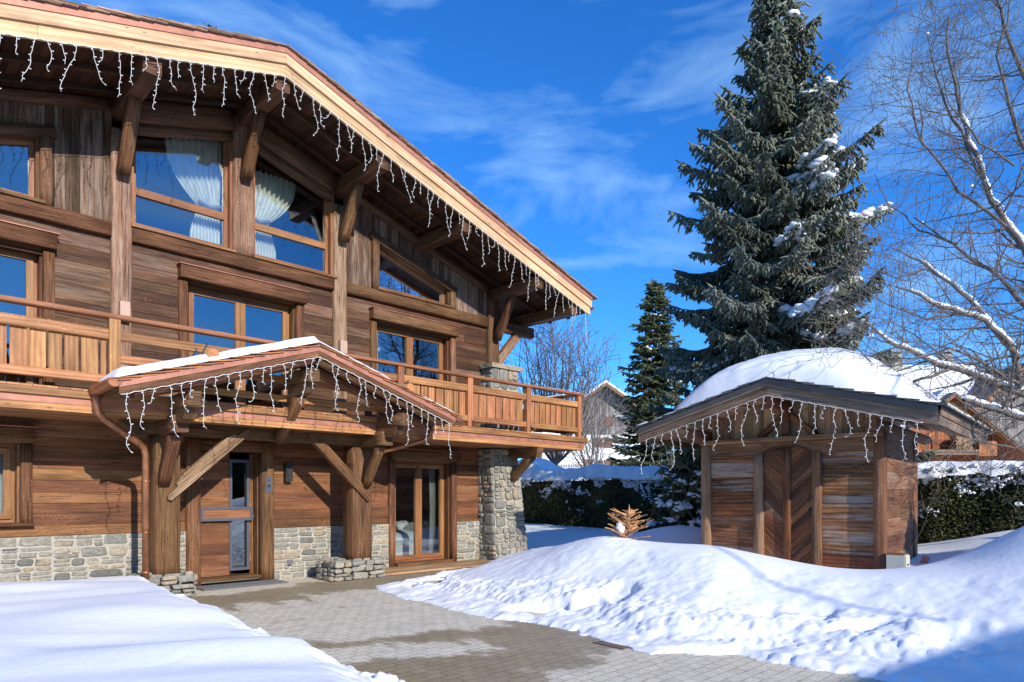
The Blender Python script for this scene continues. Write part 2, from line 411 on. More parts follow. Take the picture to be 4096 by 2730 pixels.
class MB:
    def __init__(self, M=ID):
        self.M = M; self.v = []; self.f = []; self.uv = []; self.r = []; self.sm = []
        self.flip = M.determinant() < 0
    def P(self, p):
        return self.M @ Vector(p)
    def poly(self, pts, uvs=None, r=0.5, sm=False):
        i = len(self.v)
        self.v += [tuple(self.P(p)) for p in pts]
        self.f.append(tuple(range(i, i + len(pts))))
        self.uv.append(uvs if uvs else [(p[0] + p[1], p[2]) for p in pts])
        self.r.append(r); self.sm.append(sm)
    def hexa(self, c, grain=0, r=None, uvo=None):
        """c: 8 corners in the order 000,100,110,010,001,101,111,011; grain: axis of the board's length."""
        if r is None: r = rng.random()
        if uvo is None: uvo = (rng.uniform(0, 50), rng.uniform(0, 50))
        c = [Vector(p) for p in c]
        lx = (c[1] - c[0]).length; ly = (c[3] - c[0]).length; lz = (c[4] - c[0]).length
        q = [(0, 0, 0), (lx, 0, 0), (lx, ly, 0), (0, ly, 0), (0, 0, lz), (lx, 0, lz), (lx, ly, lz), (0, ly, lz)]
        i = len(self.v)
        self.v += [tuple(self.M @ p) for p in c]
        for fc, ax in (((0, 3, 2, 1), 2), ((4, 5, 6, 7), 2), ((0, 1, 5, 4), 1), ((2, 3, 7, 6), 1), ((1, 2, 6, 5), 0), ((3, 0, 4, 7), 0)):
            oth = [a for a in (0, 1, 2) if a != ax]
            if grain in oth:
                ua = grain; va = [a for a in oth if a != grain][0]
            else:
                ua, va = oth
            self.f.append(tuple(i + k for k in fc))
            self.uv.append([(q[k][ua] + uvo[0], q[k][va] + uvo[1]) for k in fc])
            self.r.append(r); self.sm.append(False)
    def box(self, x0, x1, y0, y1, z0, z1, grain=0, r=None):
        self.hexa([(x0, y0, z0), (x1, y0, z0), (x1, y1, z0), (x0, y1, z0), (x0, y0, z1), (x1, y0, z1), (x1, y1, z1), (x0, y1, z1)], grain, r)
    def beam(self, p0, p1, w, h, up=(0, 0, 1), bev=0.014, n=1, jit=0.0, r=None, cut0=0.0, cut1=0.0, taper=1.0):
        """chamfered timber from p0 to p1; w across, h along 'up'."""
        if r is None: r = rng.random()
        p0, p1, up = Vector(p0), Vector(p1), Vector(up)
        d = (p1 - p0); L = d.length; d.normalize()
        side = d.cross(up).normalized(); up2 = side.cross(d).normalized()
        b = bev
        prof = [(-w / 2 + b, -h / 2), (w / 2 - b, -h / 2), (w / 2, -h / 2 + b), (w / 2, h / 2 - b), (w / 2 - b, h / 2), (-w / 2 + b, h / 2), (-w / 2, h / 2 - b), (-w / 2, -h / 2 + b)]
        per = [0]
        for k in range(8):
            a, c = prof[k], prof[(k + 1) % 8]
            per.append(per[-1] + math.hypot(c[0] - a[0], c[1] - a[1]))
        uo, vo = rng.uniform(0, 50), rng.uniform(0, 50)
        i = len(self.v)
        seeds = [rng.uniform(-1, 1) for _ in range(8)]
        for s in range(n + 1):
            f = s / n
            tp = 1 + (taper - 1) * f
            for k, (a, c) in enumerate(prof):
                q = p0 + d * (L * f) + side * (a * tp) + up2 * (c * tp)
                if s == 0: q += d * (cut0 * c / h)
                if s == n: q += d * (cut1 * c / h)
                if jit:
                    q += side * (rng.uniform(-1, 1) * jit) + up2 * (rng.uniform(-1, 1) * jit)
                self.v.append(tuple(self.M @ q))
        for s in range(n):
            for k in range(8):
                k2 = (k + 1) % 8
                a = i + s * 8
                self.f.append((a + k, a + k2, a + 8 + k2, a + 8 + k))
                u0, u1 = uo + L * s / n, uo + L * (s + 1) / n
                self.uv.append([(u0, vo + per[k]), (u0, vo + per[k + 1]), (u1, vo + per[k + 1]), (u1, vo + per[k])])
                self.r.append(r); self.sm.append(jit > 0)
        self.f.append(tuple(i + k for k in range(7, -1, -1)))
        self.uv.append([(vo + prof[k][0], vo + prof[k][1]) for k in range(7, -1, -1)]); self.r.append(r); self.sm.append(False)
        e = i + n * 8
        self.f.append(tuple(e + k for k in range(8)))
        self.uv.append([(vo + prof[k][0], vo + prof[k][1]) for k in range(8)]); self.r.append(r); self.sm.append(False)
    def prism(self, pts, axis, a0, a1, r=None, grain_uv=None):
        """extrude a polygon. pts 2D in the two other axes; axis 0,1,2 from a0 to a1."""
        if r is None: r = rng.random()
        def mk(p, a):
            if axis == 0: return (a, p[0], p[1])
            if axis == 1: return (p[0], a, p[1])
            return (p[0], p[1], a)
        uo, vo = rng.uniform(0, 50), rng.uniform(0, 50)
        n = len(pts)
        g = grain_uv or (lambda p: (p[0], p[1]))
        self.poly([mk(p, a0) for p in pts][::-1], [(uo + g(p)[0], vo + g(p)[1]) for p in pts][::-1], r)
        self.poly([mk(p, a1) for p in pts], [(uo + g(p)[0], vo + g(p)[1]) for p in pts], r)
        for k in range(n):
            p, q = pts[k], pts[(k + 1) % n]
            L = math.hypot(p[0] - q[0], p[1] - q[1])
            self.poly([mk(p, a0), mk(q, a0), mk(q, a1), mk(p, a1)], [(uo, vo), (uo + L, vo), (uo + L, vo + a1 - a0), (uo, vo + a1 - a0)], r)
    def tube(self, pts, rad, sides=6, caps=True, r=None, sm=True):
        if r is None: r = rng.random()
        pts = [Vector(p) for p in pts]
        n = len(pts)
        if not hasattr(rad, '__len__'): rad = [rad] * n
        i = len(self.v)
        ref = None; L = 0; ls = [0]
        for k in range(n):
            d = (pts[min(k + 1, n - 1)] - pts[max(k - 1, 0)])
            if d.length < 1e-9: d = Vector((0, 0, 1))
            d.normalize()
            if ref is None:
                ref = Vector((0, 0, 1)) if abs(d.z) < 0.9 else Vector((1, 0, 0))
            s = d.cross(ref)
            if s.length < 1e-4: s = d.cross(Vector((0.3, 1, 0.2)))
            s.normalize(); u = s.cross(d).normalized(); ref = u
            for j in range(sides):
                a = 2 * math.pi * j / sides
                self.v.append(tuple(self.M @ (pts[k] + (s * math.cos(a) + u * math.sin(a)) * rad[k])))
            if k: L += (pts[k] - pts[k - 1]).length; ls.append(L)
        for k in range(n - 1):
            for j in range(sides):
                j2 = (j + 1) % sides
                a = i + k * sides
                self.f.append((a + j, a + j2, a + sides + j2, a + sides + j))
                v0, v1 = j * 0.05, (j + 1) * 0.05
                self.uv.append([(ls[k], v0), (ls[k], v1), (ls[k + 1], v1), (ls[k + 1], v0)])
                self.r.append(r); self.sm.append(sm)
        if caps and sides > 2:
            self.f.append(tuple(i + j for j in range(sides - 1, -1, -1)))
            self.uv.append([(0, 0)] * sides); self.r.append(r); self.sm.append(False)
            e = i + (n - 1) * sides
            self.f.append(tuple(e + j for j in range(sides)))
            self.uv.append([(0, 0)] * sides); self.r.append(r); self.sm.append(False)
    def blob(self, c, rx, ry, rz, nu=7, nv=5, jit=0.15, r=0.5, flat=0.0):
        c = Vector(c); i = len(self.v)
        for a in range(nv + 1):
            ph = math.pi * a / nv
            for b in range(nu):
                t = 2 * math.pi * b / nu
                k = 1 + rng.uniform(-jit, jit)
                z = math.cos(ph)
                if z < 0: z *= (1 - flat)
                self.v.append(tuple(self.M @ (c + Vector((math.sin(ph) * math.cos(t) * rx * k, math.sin(ph) * math.sin(t) * ry * k, z * rz * k)))))
        for a in range(nv):
            for b in range(nu):
                b2 = (b + 1) % nu
                self.f.append((i + a * nu + b, i + (a + 1) * nu + b, i + (a + 1) * nu + b2, i + a * nu + b2))
                self.uv.append([(0, 0), (0, 1), (1, 1), (1, 0)]); self.r.append(r); self.sm.append(True)
    def build(self, name, mat, parent=None, recalc=True, root=None, smooth=None, kind=None, label=None, cat=None, group=None):
        inv = ROOT_INV.get((root or parent).name, ID) if (root or parent) else ID
        me = bpy.data.meshes.new(name)
        if inv is not ID:
            vs = [tuple(inv @ Vector(p)) for p in self.v]
        else:
            vs = self.v
        me.from_pydata(vs, [], self.f)
        ul = me.uv_layers.new(name='UVMap')
        flat = [c for f in self.uv for p in f for c in (p[0], p[1])]
        if len(flat) == 2 * len(me.loops):
            ul.data.foreach_set('uv', flat)
        at = me.attributes.new('rnd', 'FLOAT', 'FACE')
        if len(self.r) == len(me.polygons):
            at.data.foreach_set('value', self.r)
        me.polygons.foreach_set('use_smooth', [bool(s) if smooth is None else smooth for s in self.sm][:len(me.polygons)])
        if recalc:
            bm = bmesh.new(); bm.from_mesh(me)
            bmesh.ops.recalc_face_normals(bm, faces=bm.faces)
            bm.to_mesh(me); bm.free()
        me.materials.append(mat)
        me.update()
        o = bpy.data.objects.new(name, me)
        C.objects.link(o)
        if parent: o.parent = parent
        ROOT_INV[o.name] = inv
        tag(o, label, cat, group, kind)
        return o

def tag(o, label=None, cat=None, group=None, kind=None):
    if label: o['label'] = label
    if cat: o['category'] = cat
    if group: o['group'] = group
    if kind: o['kind'] = kind
    return o

def thing(name, label, cat, loc, rz=0.0, group=None):
    o = bpy.data.objects.new(name, None)
    C.objects.link(o)
    o.empty_display_size = 0.3
    o.location = loc; o.rotation_euler = (0, 0, rz)
    M = Matrix.Translation(Vector(loc)) @ Matrix.Rotation(rz, 4, 'Z')
    ROOT_INV[o.name] = M.inverted()
    tag(o, label, cat, group)
    return o

def rects_minus(x0, x1, z0, z1, holes):
    xs = sorted({x0, x1} | {h[0] for h in holes if x0 < h[0] < x1} | {h[1] for h in holes if x0 < h[1] < x1})
    out = []
    for a, b in zip(xs, xs[1:]):
        segs = [(z0, z1)]
        for h in holes:
            if h[0] < (a + b) / 2 < h[1]:
                new = []
                for c, d in segs:
                    if h[3] <= c or h[2] >= d: new.append((c, d))
                    else:
                        if h[2] > c: new.append((c, h[2]))
                        if h[3] < d: new.append((h[3], d))
                segs = new
        out += [(a, b, c, d) for c, d in segs]
    return out

def stones(mb, mapf, w, h, tw=0.24, th=0.11, gap=0.010, depth=0.035, seed=1):
    """rubble masonry: recursive splitting of a w x h panel; mapf(u, v, d) -> frame point."""
    rg = random.Random(seed)
    cells = []
    def split(a, b, c, d):
        ww, hh = b - a, d - c
        lw, lh = tw * rg.uniform(0.7, 1.9), th * rg.uniform(0.6, 1.8)
        if ww > lw and (ww / tw > hh / th or hh < lh):
            m = a + ww * rg.uniform(0.33, 0.67); split(a, m, c, d); split(m, b, c, d)
        elif hh > lh:
            m = c + hh * rg.uniform(0.33, 0.67); split(a, b, c, m); split(a, b, m, d)
        else:
            cells.append((a, b, c, d))
    split(0, w, 0, h)
    for a, b, c, d in cells:
        ww, hh = (b - a) / 2 - gap / 2, (d - c) / 2 - gap / 2
        cx, cy = (a + b) / 2, (c + d) / 2
        if ww < 0.012 or hh < 0.008: continue
        n = 12
        e = rg.uniform(0.22, 0.55)
        rot = rg.uniform(-0.05, 0.05)
        ring = []
        for k in range(n):
            t = 2 * math.pi * (k + 0.5) / n
            x = math.copysign(abs(math.cos(t)) ** e, math.cos(t)) * ww * rg.uniform(0.80, 1.05)
            y = math.copysign(abs(math.sin(t)) ** e, math.sin(t)) * hh * rg.uniform(0.78, 1.06)
            ring.append((x + y * rot, y - x * rot))
        dd = depth * rg.uniform(0.5, 1.2)
        r = rg.random()
        lv = [(1.0, -0.01), (1.0, dd * 0.5), (0.92, dd * 0.9), (0.55, dd * rg.uniform(0.85, 1.15))]
        i = len(mb.v)
        for sc, de in lv:
            for x, y in ring:
                mb.v.append(tuple(mb.P(mapf(cx + x * sc, cy + y * sc, de + rg.uniform(-0.003, 0.003)))))
        mb.v.append(tuple(mb.P(mapf(cx, cy, dd))))
        for L in range(3):
            for k in range(n):
                k2 = (k + 1) % n
                mb.f.append((i + L * n + k, i + L * n + k2, i + (L + 1) * n + k2, i + (L + 1) * n + k))
                mb.uv.append([(0, 0)] * 4); mb.r.append(r); mb.sm.append(L > 0)
        for k in range(n):
            mb.f.append((i + 3 * n + k, i + 3 * n + (k + 1) % n, i + 4 * n))
            mb.uv.append([(0, 0)] * 3); mb.r.append(r); mb.sm.append(True)

def inset(poly, d):
    """inset a convex polygon (2D, counter-clockwise) by d."""
    n = len(poly); out = []
    for k in range(n):
        p0, p1, p2 = Vector(poly[k - 1]), Vector(poly[k]), Vector(poly[(k + 1) % n])
        d1, d2 = (p1 - p0).normalized(), (p2 - p1).normalized()
        n1, n2 = Vector((-d1.y, d1.x)), Vector((-d2.y, d2.x))
        den = 1 + n1.dot(n2)
        out.append(tuple(p1 + (n1 + n2) * (d / max(den, 0.2))))
    return out

def frame_bars(mb, outer, d, y0, y1):
    inn = inset(outer, d)
    n = len(outer)
    for k in range(n):
        a, b, c, e = outer[k], outer[(k + 1) % n], inn[(k + 1) % n], inn[k]
        # u along the bar
        mb.hexa([(a[0], y0, a[1]), (b[0], y0, b[1]), (c[0], y0, c[1]), (e[0], y0, e[1]),
                 (a[0], y1, a[1]), (b[0], y1, b[1]), (c[0], y1, c[1]), (e[0], y1, e[1])], 0)
    return inn

def sheet(mb, poly, y):
    mb.poly([(p[0], y, p[1]) for p in poly])

# ================================================================== CHALET
RID = 5.03                                  # ridge position along the facade
def soff(s): return 8.33 - 0.30 * abs(s - RID)
chalet = thing('chalet', 'large brown timber and stone chalet with long balcony and wide gable roof', 'chalet', (SQ * RID - D * SQ, SQ * RID + D * SQ, 0), R(45))

HOLES_G = [(0.10, 1.93, 1.12, 2.33), (4.10, 5.55, -0.1, 2.49), (8.16, 9.93, -0.1, 2.33)]
HOLES_F = [(0.02, 2.20, 2.9, 5.16), (4.00, 6.15, 2.9, 5.16), (7.71, 9.90, 2.9, 5.16)]

def boards_h(mb, x0, x1, z0, z1, holes, hmin=0.13, hmax=0.21, y=0.0, th=0.03):
    z = z0
    while z < z1 - 0.03:
        h = rng.uniform(hmin, hmax)
        if z + h > z1 - 0.07: h = z1 - z
        zz = z + h
        hs = [(a, b) for a, b, c, d in holes if c < (z + zz) / 2 < d]
        segs = [(x0, x1)]
        for a, b in hs:
            new = []
            for c, d in segs:
                if b <= c or a >= d: new.append((c, d)); continue
                if a > c: new.append((c, a))
                if b < d: new.append((b, d))
            segs = new
        for a, b in segs:
            cuts = [a]
            while b - cuts[-1] > 3.4:
                cuts.append(cuts[-1] + rng.uniform(1.8, 3.2))
            cuts.append(b)
            for c, d in zip(cuts, cuts[1:]):
                yy = y + rng.uniform(-0.004, 0.006)
                g = 0.0025
                mb.hexa([(c + g, yy - th, z + g), (d - g, yy - th, z + g), (d - g, yy, z + g), (c + g, yy, z + g),
                         (c + g, yy - th, zz - g), (d - g, yy - th, zz - g), (d - g, yy - 0.004, zz - g), (c + g, yy - 0.004, zz - g)], 0)
        z = zz

b = MB(CH)
boards_h(b, -1.15, 10.9, 0.955, 2.68, HOLES_G)
o = b.build('ground_floor_cladding', W['wall_low'], chalet)
b = MB(CH)
boards_h(b, -1.15, 2.98, 2.95, 5.56, HOLES_F, 0.14, 0.24)
boards_h(b, 3.22, 6.83, 2.95, 5.56, HOLES_F, 0.14, 0.24)
boards_h(b, 7.07, 10.94, 2.95, 5.56, HOLES_F, 0.12, 0.19)
b.build('first_floor_cladding', W['wall'], chalet)
# backing skin behind the boards, cut round the openings
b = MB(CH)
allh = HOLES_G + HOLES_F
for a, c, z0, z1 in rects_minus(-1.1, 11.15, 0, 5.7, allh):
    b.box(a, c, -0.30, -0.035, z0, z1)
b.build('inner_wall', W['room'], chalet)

# vertical boards of the gable
b = MB(CH)
def gable_boards(x0, x1, low):
    x = x0
    while x < x1 - 0.02:
        w = rng.uniform(0.11, 0.21)
        if x + w > x1 - 0.05: w = x1 - x
        a, c = x + 0.002, x + w - 0.002
        yy = rng.uniform(-0.004, 0.010)
        za, zc = low(a), low(c)
        b.hexa([(a, yy - 0.03, za), (c, yy - 0.03, zc), (c, yy, zc), (a, yy, za),
                (a, yy - 0.03, soff(a) - 0.01), (c, yy - 0.03, soff(c) - 0.01), (c, yy, soff(c) - 0.01), (a, yy, soff(a) - 0.01)], 2)
        x += w
def lowD(s):
    if 7.78 < s < 9.82: return 6.90 - (s - 7.69) * 0.318 - 0.06
    return 5.78
def lowA(s):
    if 0.08 < s < 2.12: return 6.90 - (2.21 - s) * 0.318 - 0.06
    return 5.78
gable_boards(7.07, 7.785, lowD); gable_boards(7.785, 9.815, lowD); gable_boards(9.815, 10.94, lowD)
b.build('gable_cladding', W['gable'], chalet)
b = MB(CH)
gable_boards(2.115, 2.98, lowA); gable_boards(0.085, 2.115, lowA); gable_boards(-0.9, 0.085, lowA)
b.build('gable_cladding', W['gable'], chalet)

# stone plinth
k = 0
for a, c in ((-1.2, 4.09), (5.56, 8.15), (9.94, 10.95)):
    k += 1
    b = MB(CH); mo = MB(CH)
    stones(b, lambda u, v, d, a=a: (a + u, 0.01 + d, v), c - a, 0.96, 0.34, 0.11, 0.010, 0.032, seed=10 + k)
    mo.box(a, c, -0.04, 0.022, -0.05, 0.95)
    pl = b.build('stone_plinth', W['stone'], chalet)
    mo.build('mortar', W['mortar'], pl)

# corner pillar, battered, with a stub above the deck
b = MB(CH); mo = MB(CH)
def pil(z): return 10.71 + 0.0 * z, 11.78 - 0.10 * z, 0.58 - 0.05 * z
def mf(u, v, d):
    a, c, t = pil(v); return (a + (c - a) * u / 1.0, t + d, v)
def ms(u, v, d):
    a, c, t = pil(v); return (a - d, -0.1 + (t + 0.1) * u / 0.6, v)
def mr(u, v, d):
    a, c, t = pil(v); return (c + d, t - (t + 0.5) * u / 1.0, v)
stones(b, mf, 1.0, 2.64, 0.30, 0.20, 0.012, 0.055, seed=31)
stones(b, ms, 0.6, 2.64, 0.30, 0.20, 0.012, 0.055, seed=32)
stones(b, mr, 1.0, 2.64, 0.30, 0.20, 0.012, 0.055, seed=33)
a0, c0, t0 = pil(0); a1, c1, t1 = pil(2.64)
moA = MB(CH); moA.hexa([(a0, -0.5, 0), (c0, -0.5, 0), (c0, t0, 0), (a0, t0, 0), (a1, -0.5, 2.64), (c1, -0.5, 2.64), (c1, t1, 2.64), (a1, t1, 2.64)], 0)
pi = b.build('corner_pillar', W['stone'], chalet)
moA.build('mortar', W['mortar'], pi)
b = MB(CH)
stones(b, lambda u, v, d: (10.78 + u, 0.38 + d, 2.95 + v), 0.84, 1.60, 0.30, 0.22, 0.012, 0.04, seed=34)
stones(b, lambda u, v, d: (10.78 - d, -0.1 + u, 2.95 + v), 0.48, 1.60, 0.30, 0.22, 0.012, 0.04, seed=35)
stones(b, lambda u, v, d: (11.62 + d, 0.38 - u, 2.95 + v), 0.6, 1.60, 0.30, 0.22, 0.012, 0.04, seed=36)
mo.box(10.78, 11.62, -0.3, 0.38, 2.95, 4.56)
pi = b.build('pillar_head', W['stone'], chalet)
mo.build('mortar', W['mortar'], pi)
b = MB(CH)
for k in range(3):
    z = 4.55 + 0.035 * k
    stones(b, lambda u, v, d, z=z: (10.72 + u, 0.42 + d, z + v), 0.98, 0.035, 0.35, 0.05, 0.004, 0.03, seed=40 + k)
    stones(b, lambda u, v, d, z=z: (10.72 - d, -0.1 + u, z + v), 0.52, 0.035, 0.35, 0.05, 0.004, 0.03, seed=50 + k)
b.box(10.70, 11.72, -0.3, 0.45, 4.55, 4.655)
b.build('cap_stone', W['stone'], pi)

# tall posts
def post(s0, s1, z0, z1, mat='hewn', t=0.10, name='wall_post'):
    p = MB(CH)
    p.beam(((s0 + s1) / 2, t - 0.11, z0), ((s0 + s1) / 2, t - 0.11, z1), s1 - s0, 0.22, up=(0, 1, 0), bev=0.022, n=12, jit=0.004)
    return p.build(name, W[mat], chalet)
post(2.96, 3.25, 2.95, soff(3.1) - 0.5)
post(4.85, 5.21, 5.79, soff(5.03) - 0.1)
post(6.81, 7.09, 2.95, soff(6.95) - 0.5)
post(10.92, 11.28, 4.66, soff(11.1) - 0.2, 'beam')
post(-1.22, -0.86, 2.95, soff(-1.0) - 0.2, 'beam')
# sill-height beams
for a, c in ((-0.86, 2.96), (3.25, 6.81), (7.09, 10.92)):
    p = MB(CH)
    p.beam((a, 0.02, 5.675), (c, 0.02, 5.675), 0.16, 0.225, bev=0.018, n=10, jit=0.003)
    p.build('floor_beam', W['beam'], chalet)
# rake timbers against the gable, under the soffit
for sg in (1, -1):
    for (d0, d1, y, h, zo) in ((0.19, 1.78, 0.14, 0.34, 0.19), (2.06, 5.9, 0.08, 0.16, 0.10), (0.19, 1.78, 0.06, 0.14, 0.44)):
        p = MB(CH)
        s0, s1 = RID + sg * d0, RID + sg * d1
        p.beam((s0, y - 0.06, soff(s0) - zo), (s1, y - 0.06, soff(s1) - zo), 0.14, h, bev=0.015, n=8, jit=0.003)
        p.build('rake_timber', W['purlin'], chalet)

# purlins and their braces
PUR = [(5.03, 0), (3.10, 1), (6.96, 1), (8.95, 0), (1.11, 0), (11.12, 1), (-1.06, 1), (12.33, 0), (-2.27, 0)]
for s, br in PUR:
    p = MB(CH)
    z = soff(s) - 0.145
    p.beam((s, -12.4, z), (s, 1.56, z), 0.24, 0.27, bev=0.02, n=4, jit=0.0)
    pu = p.build('purlin', W['purlin'], chalet)
for s in (5.03, 3.10, 6.96, 11.12, -1.06):
    z = soff(s) - 0.28
    p = MB(CH)
    p.beam((s, 0.16, z - 0.93), (s, 0.72, z + 0.03), 0.18, 0.17, up=(0, 1, 0), bev=0.016, n=6, jit=0.003)
    p.build('brace', W['beam'], chalet)
# side bracket under the eave at the corner
p = MB(CH)
p.beam((11.1, -0.05, 5.70), (12.55, -0.05, 5.70), 0.2, 0.26, bev=0.03)
p.build('side_bracket', W['purlin'], chalet)
p = MB(CH)
p.beam((11.2, -0.05, 4.65), (12.05, -0.05, 5.60), 0.18, 0.2, bev=0.02, up=(0, 0, 1))
p.build('brace', W['shed_post'], chalet, label='pale weathered brace at the corner')

# side walls and back, seen from a step aside
b = MB(CH)
for s in (-1.12, 11.1):
    b.prism([(-0.06, -0.05), (-12.0, -0.05), (-12.0, soff(s) - 0.02), (-0.06, soff(s) - 0.02)], 0, s - 0.06, s + 0.06)
b.prism([(-1.1, -0.05), (11.1, -0.05), (11.1, soff(11.1) - 0.02), (RID, soff(RID) - 0.02), (-1.1, soff(11.1) - 0.02)], 1, -12.06, -11.94)
b.build('side_wall', W['wall'], chalet)

# ---- roof
b = MB(CH)
for sg in (1, -1):
    s0, s1 = RID, RID + sg * 7.81
    b.hexa([(s0, -13, soff(s0) + 0.03), (s1, -13, soff(s1) + 0.03), (s1, 1.60, soff(s1) + 0.03), (s0, 1.60, soff(s0) + 0.03),
            (s0, -13, soff(s0) + 0.34), (s1, -13, soff(s1) + 0.34), (s1, 1.60, soff(s1) + 0.34), (s0, 1.60, soff(s0) + 0.34)], 0, 0.5)
    # soffit boards
    d = 0.0
    while d < 7.80:
        w = min(rng.uniform(0.11, 0.16), 7.81 - d)
        a, c = RID + sg * (d + 0.003), RID + sg * (d + w - 0.003)
        b.hexa([(a, -0.1, soff(a)), (c, -0.1, soff(c)), (c, 1.60, soff(c)), (a, 1.60, soff(a)),
                (a, -0.1, soff(a) + 0.028), (c, -0.1, soff(c) + 0.028), (c, 1.60, soff(c) + 0.028), (a, 1.60, soff(a) + 0.028)], 1)
        d += w
    for tt in (1.02, 0.42):
        a, c = RID + sg * 0.1, RID + sg * 7.75
        b.beam((a, tt, soff(a) - 0.045), (c, tt, soff(c) - 0.045), 0.075, 0.09, bev=0.008)
roof = b.build('roof', W['dark'], chalet)
def rake(name, z0, z1, t0, t1, mat, parent, ext=0.0, root=None, f=lambda s: soff(s) - 0.07, rid=RID, half=7.81, split=False):
    for sg in (1, -1):
        p = MB(CH)
        xs = [0, half + ext] if not split else [0, half * 0.42, half + ext]
        for q0, q1 in zip(xs, xs[1:]):
            a, c = rid + sg * (q0 + (0.001 if q0 == 0 else 0.002)), rid + sg * (q1 - 0.002)
            p.hexa([(a, t0, f(a) + z0), (c, t0, f(c) + z0), (c, t1, f(c) + z0), (a, t1, f(a) + z0),
                    (a, t0, f(a) + z1), (c, t0, f(c) + z1), (c, t1, f(c) + z1), (a, t1, f(a) + z1)], 0)
        p.build(name, mat, parent)
rake('fascia_board', 0.0, 0.213, 1.60, 1.64, W['pale'], roof, split=True)
rake('fascia_board', 0.190, 0.375, 1.641, 1.675, W['pale'], roof, 0.02)
rake('copper_flashing', 0.352, 0.455, 1.676, 1.690, W['copper'], roof, 0.03)
b = MB(CH)
for sg in (1, -1):
    n = 44
    for k in range(n):
        for lay in (0, 1):
            d0 = k * 0.18 - 0.02 + lay * 0.09; d1 = d0 + 0.42
            if d1 > 8.0: d1 = 8.0
            a, c = RID + sg * max(d0, 0.0), RID + sg * d1
            za, zc = soff(a) + 0.375 + lay * 0.010, soff(c) + 0.40 + lay * 0.018 + rng.uniform(0, 0.006)
            e = 1.72 + rng.uniform(0, 0.025)
            b.hexa([(a, 1.2, za), (c, 1.2, zc), (c, e, zc), (a, e, za), (a, 1.2, za + 0.013), (c, 1.2, zc + 0.016), (c, e, zc + 0.016), (a, e, za + 0.013)], 1)
    for k in range(22):
        d0 = k * 0.36; d1 = min(d0 + 0.5, 8.0)
        a, c = RID + sg * d0, RID + sg * d1
        b.hexa([(a, -13.1, soff(a) + 0.375), (c, -13.1, soff(c) + 0.41), (c, 1.19, soff(c) + 0.41), (a, 1.19, soff(a) + 0.375),
                (a, -13.1, soff(a) + 0.39), (c, -13.1, soff(c) + 0.43), (c, 1.19, soff(c) + 0.43), (a, 1.19, soff(a) + 0.39)], 1)
b.build('shingles', W['shingle'], roof)
# gutters along both eaves
def gutter_mesh(mb, p0, p1, rad, end=True):
    p0, p1 = Vector(p0), Vector(p1)
    d = (p1 - p0).normalized(); side = d.cross(Vector((0, 0, 1))).normalized()
    n = 9; pr = []
    for k in range(n + 1):
        a = math.pi * k / n
        pr.append(side * (math.cos(a) * rad) + Vector((0, 0, -math.sin(a) * rad)))
    for k in range(n):
        for s, rr in ((1.0, 0), (0.92, 1)):
            q = [p0 + pr[k] * s, p0 + pr[k + 1] * s, p1 + pr[k + 1] * s, p1 + pr[k] * s]
            mb.poly(q if rr else q[::-1], [(0, 0)] * 4, 0.5, True)
        for pp in (p0, p1):
            mb.poly([pp + pr[k] * 0.92, pp + pr[k], pp + pr[k + 1], pp + pr[k + 1] * 0.92], [(0, 0)] * 4, 0.5)
    for s in (1, -1):
        mb.tube([p0 + side * rad * s, p1 + side * rad * s], rad * 0.10, 6)
    if end:
        for pp in (p0, p1):
            mb.poly([pp + q * 0.97 for q in pr], [(0, 0)] * (n + 1), 0.5)
for s in (12.95, -2.89):
    b = MB(CH); gutter_mesh(b, (s, 1.62, soff(12.84) + 0.16), (s, -12.9, soff(12.84) + 0.10), 0.075)
    b.build('gutter', W['copper_pipe'], roof, recalc=False)
b = MB(CH)
b.tube([(2.30, 0.95, 7.7), (2.30, 0.95, 8.24)], 0.10, 12)
b.blob((2.30, 0.95, 8.25), 0.15, 0.15, 0.10, 10, 6, 0.03)
b.build('roof_vent', W['moss'], chalet)
b = MB(CH)
b.tube([(11.2, 1.45, 6.6), (11.2, 1.45, 7.06)], 0.05, 10); b.tube([(11.2, 1.45, 7.06), (11.2, 1.45, 7.12)], 0.075, 10)
b.build('roof_vent', W['zinc'], chalet)
b = MB(CH)
b.tube([(4.55, 0, 8.4), (4.55, 0, 9.60)], 0.013, 6)
for z in (9.585, 9.42):
    b.tube([(4.35, 0.02, z), (4.75, 0.02, z - 0.005)], 0.010, 6)
b.tube([(4.55, -0.12, 9.585), (4.55, 0.14, 9.575)], 0.010, 6)
an = b.build('antenna', W['steel'], chalet)
for z in (9.585, 9.42):
    b = MB(CH); b.tube([(4.43, 0.02, z), (4.66, 0.02, z - 0.003)], 0.018, 6)
    b.build('antenna_insulator', W['black'], an)

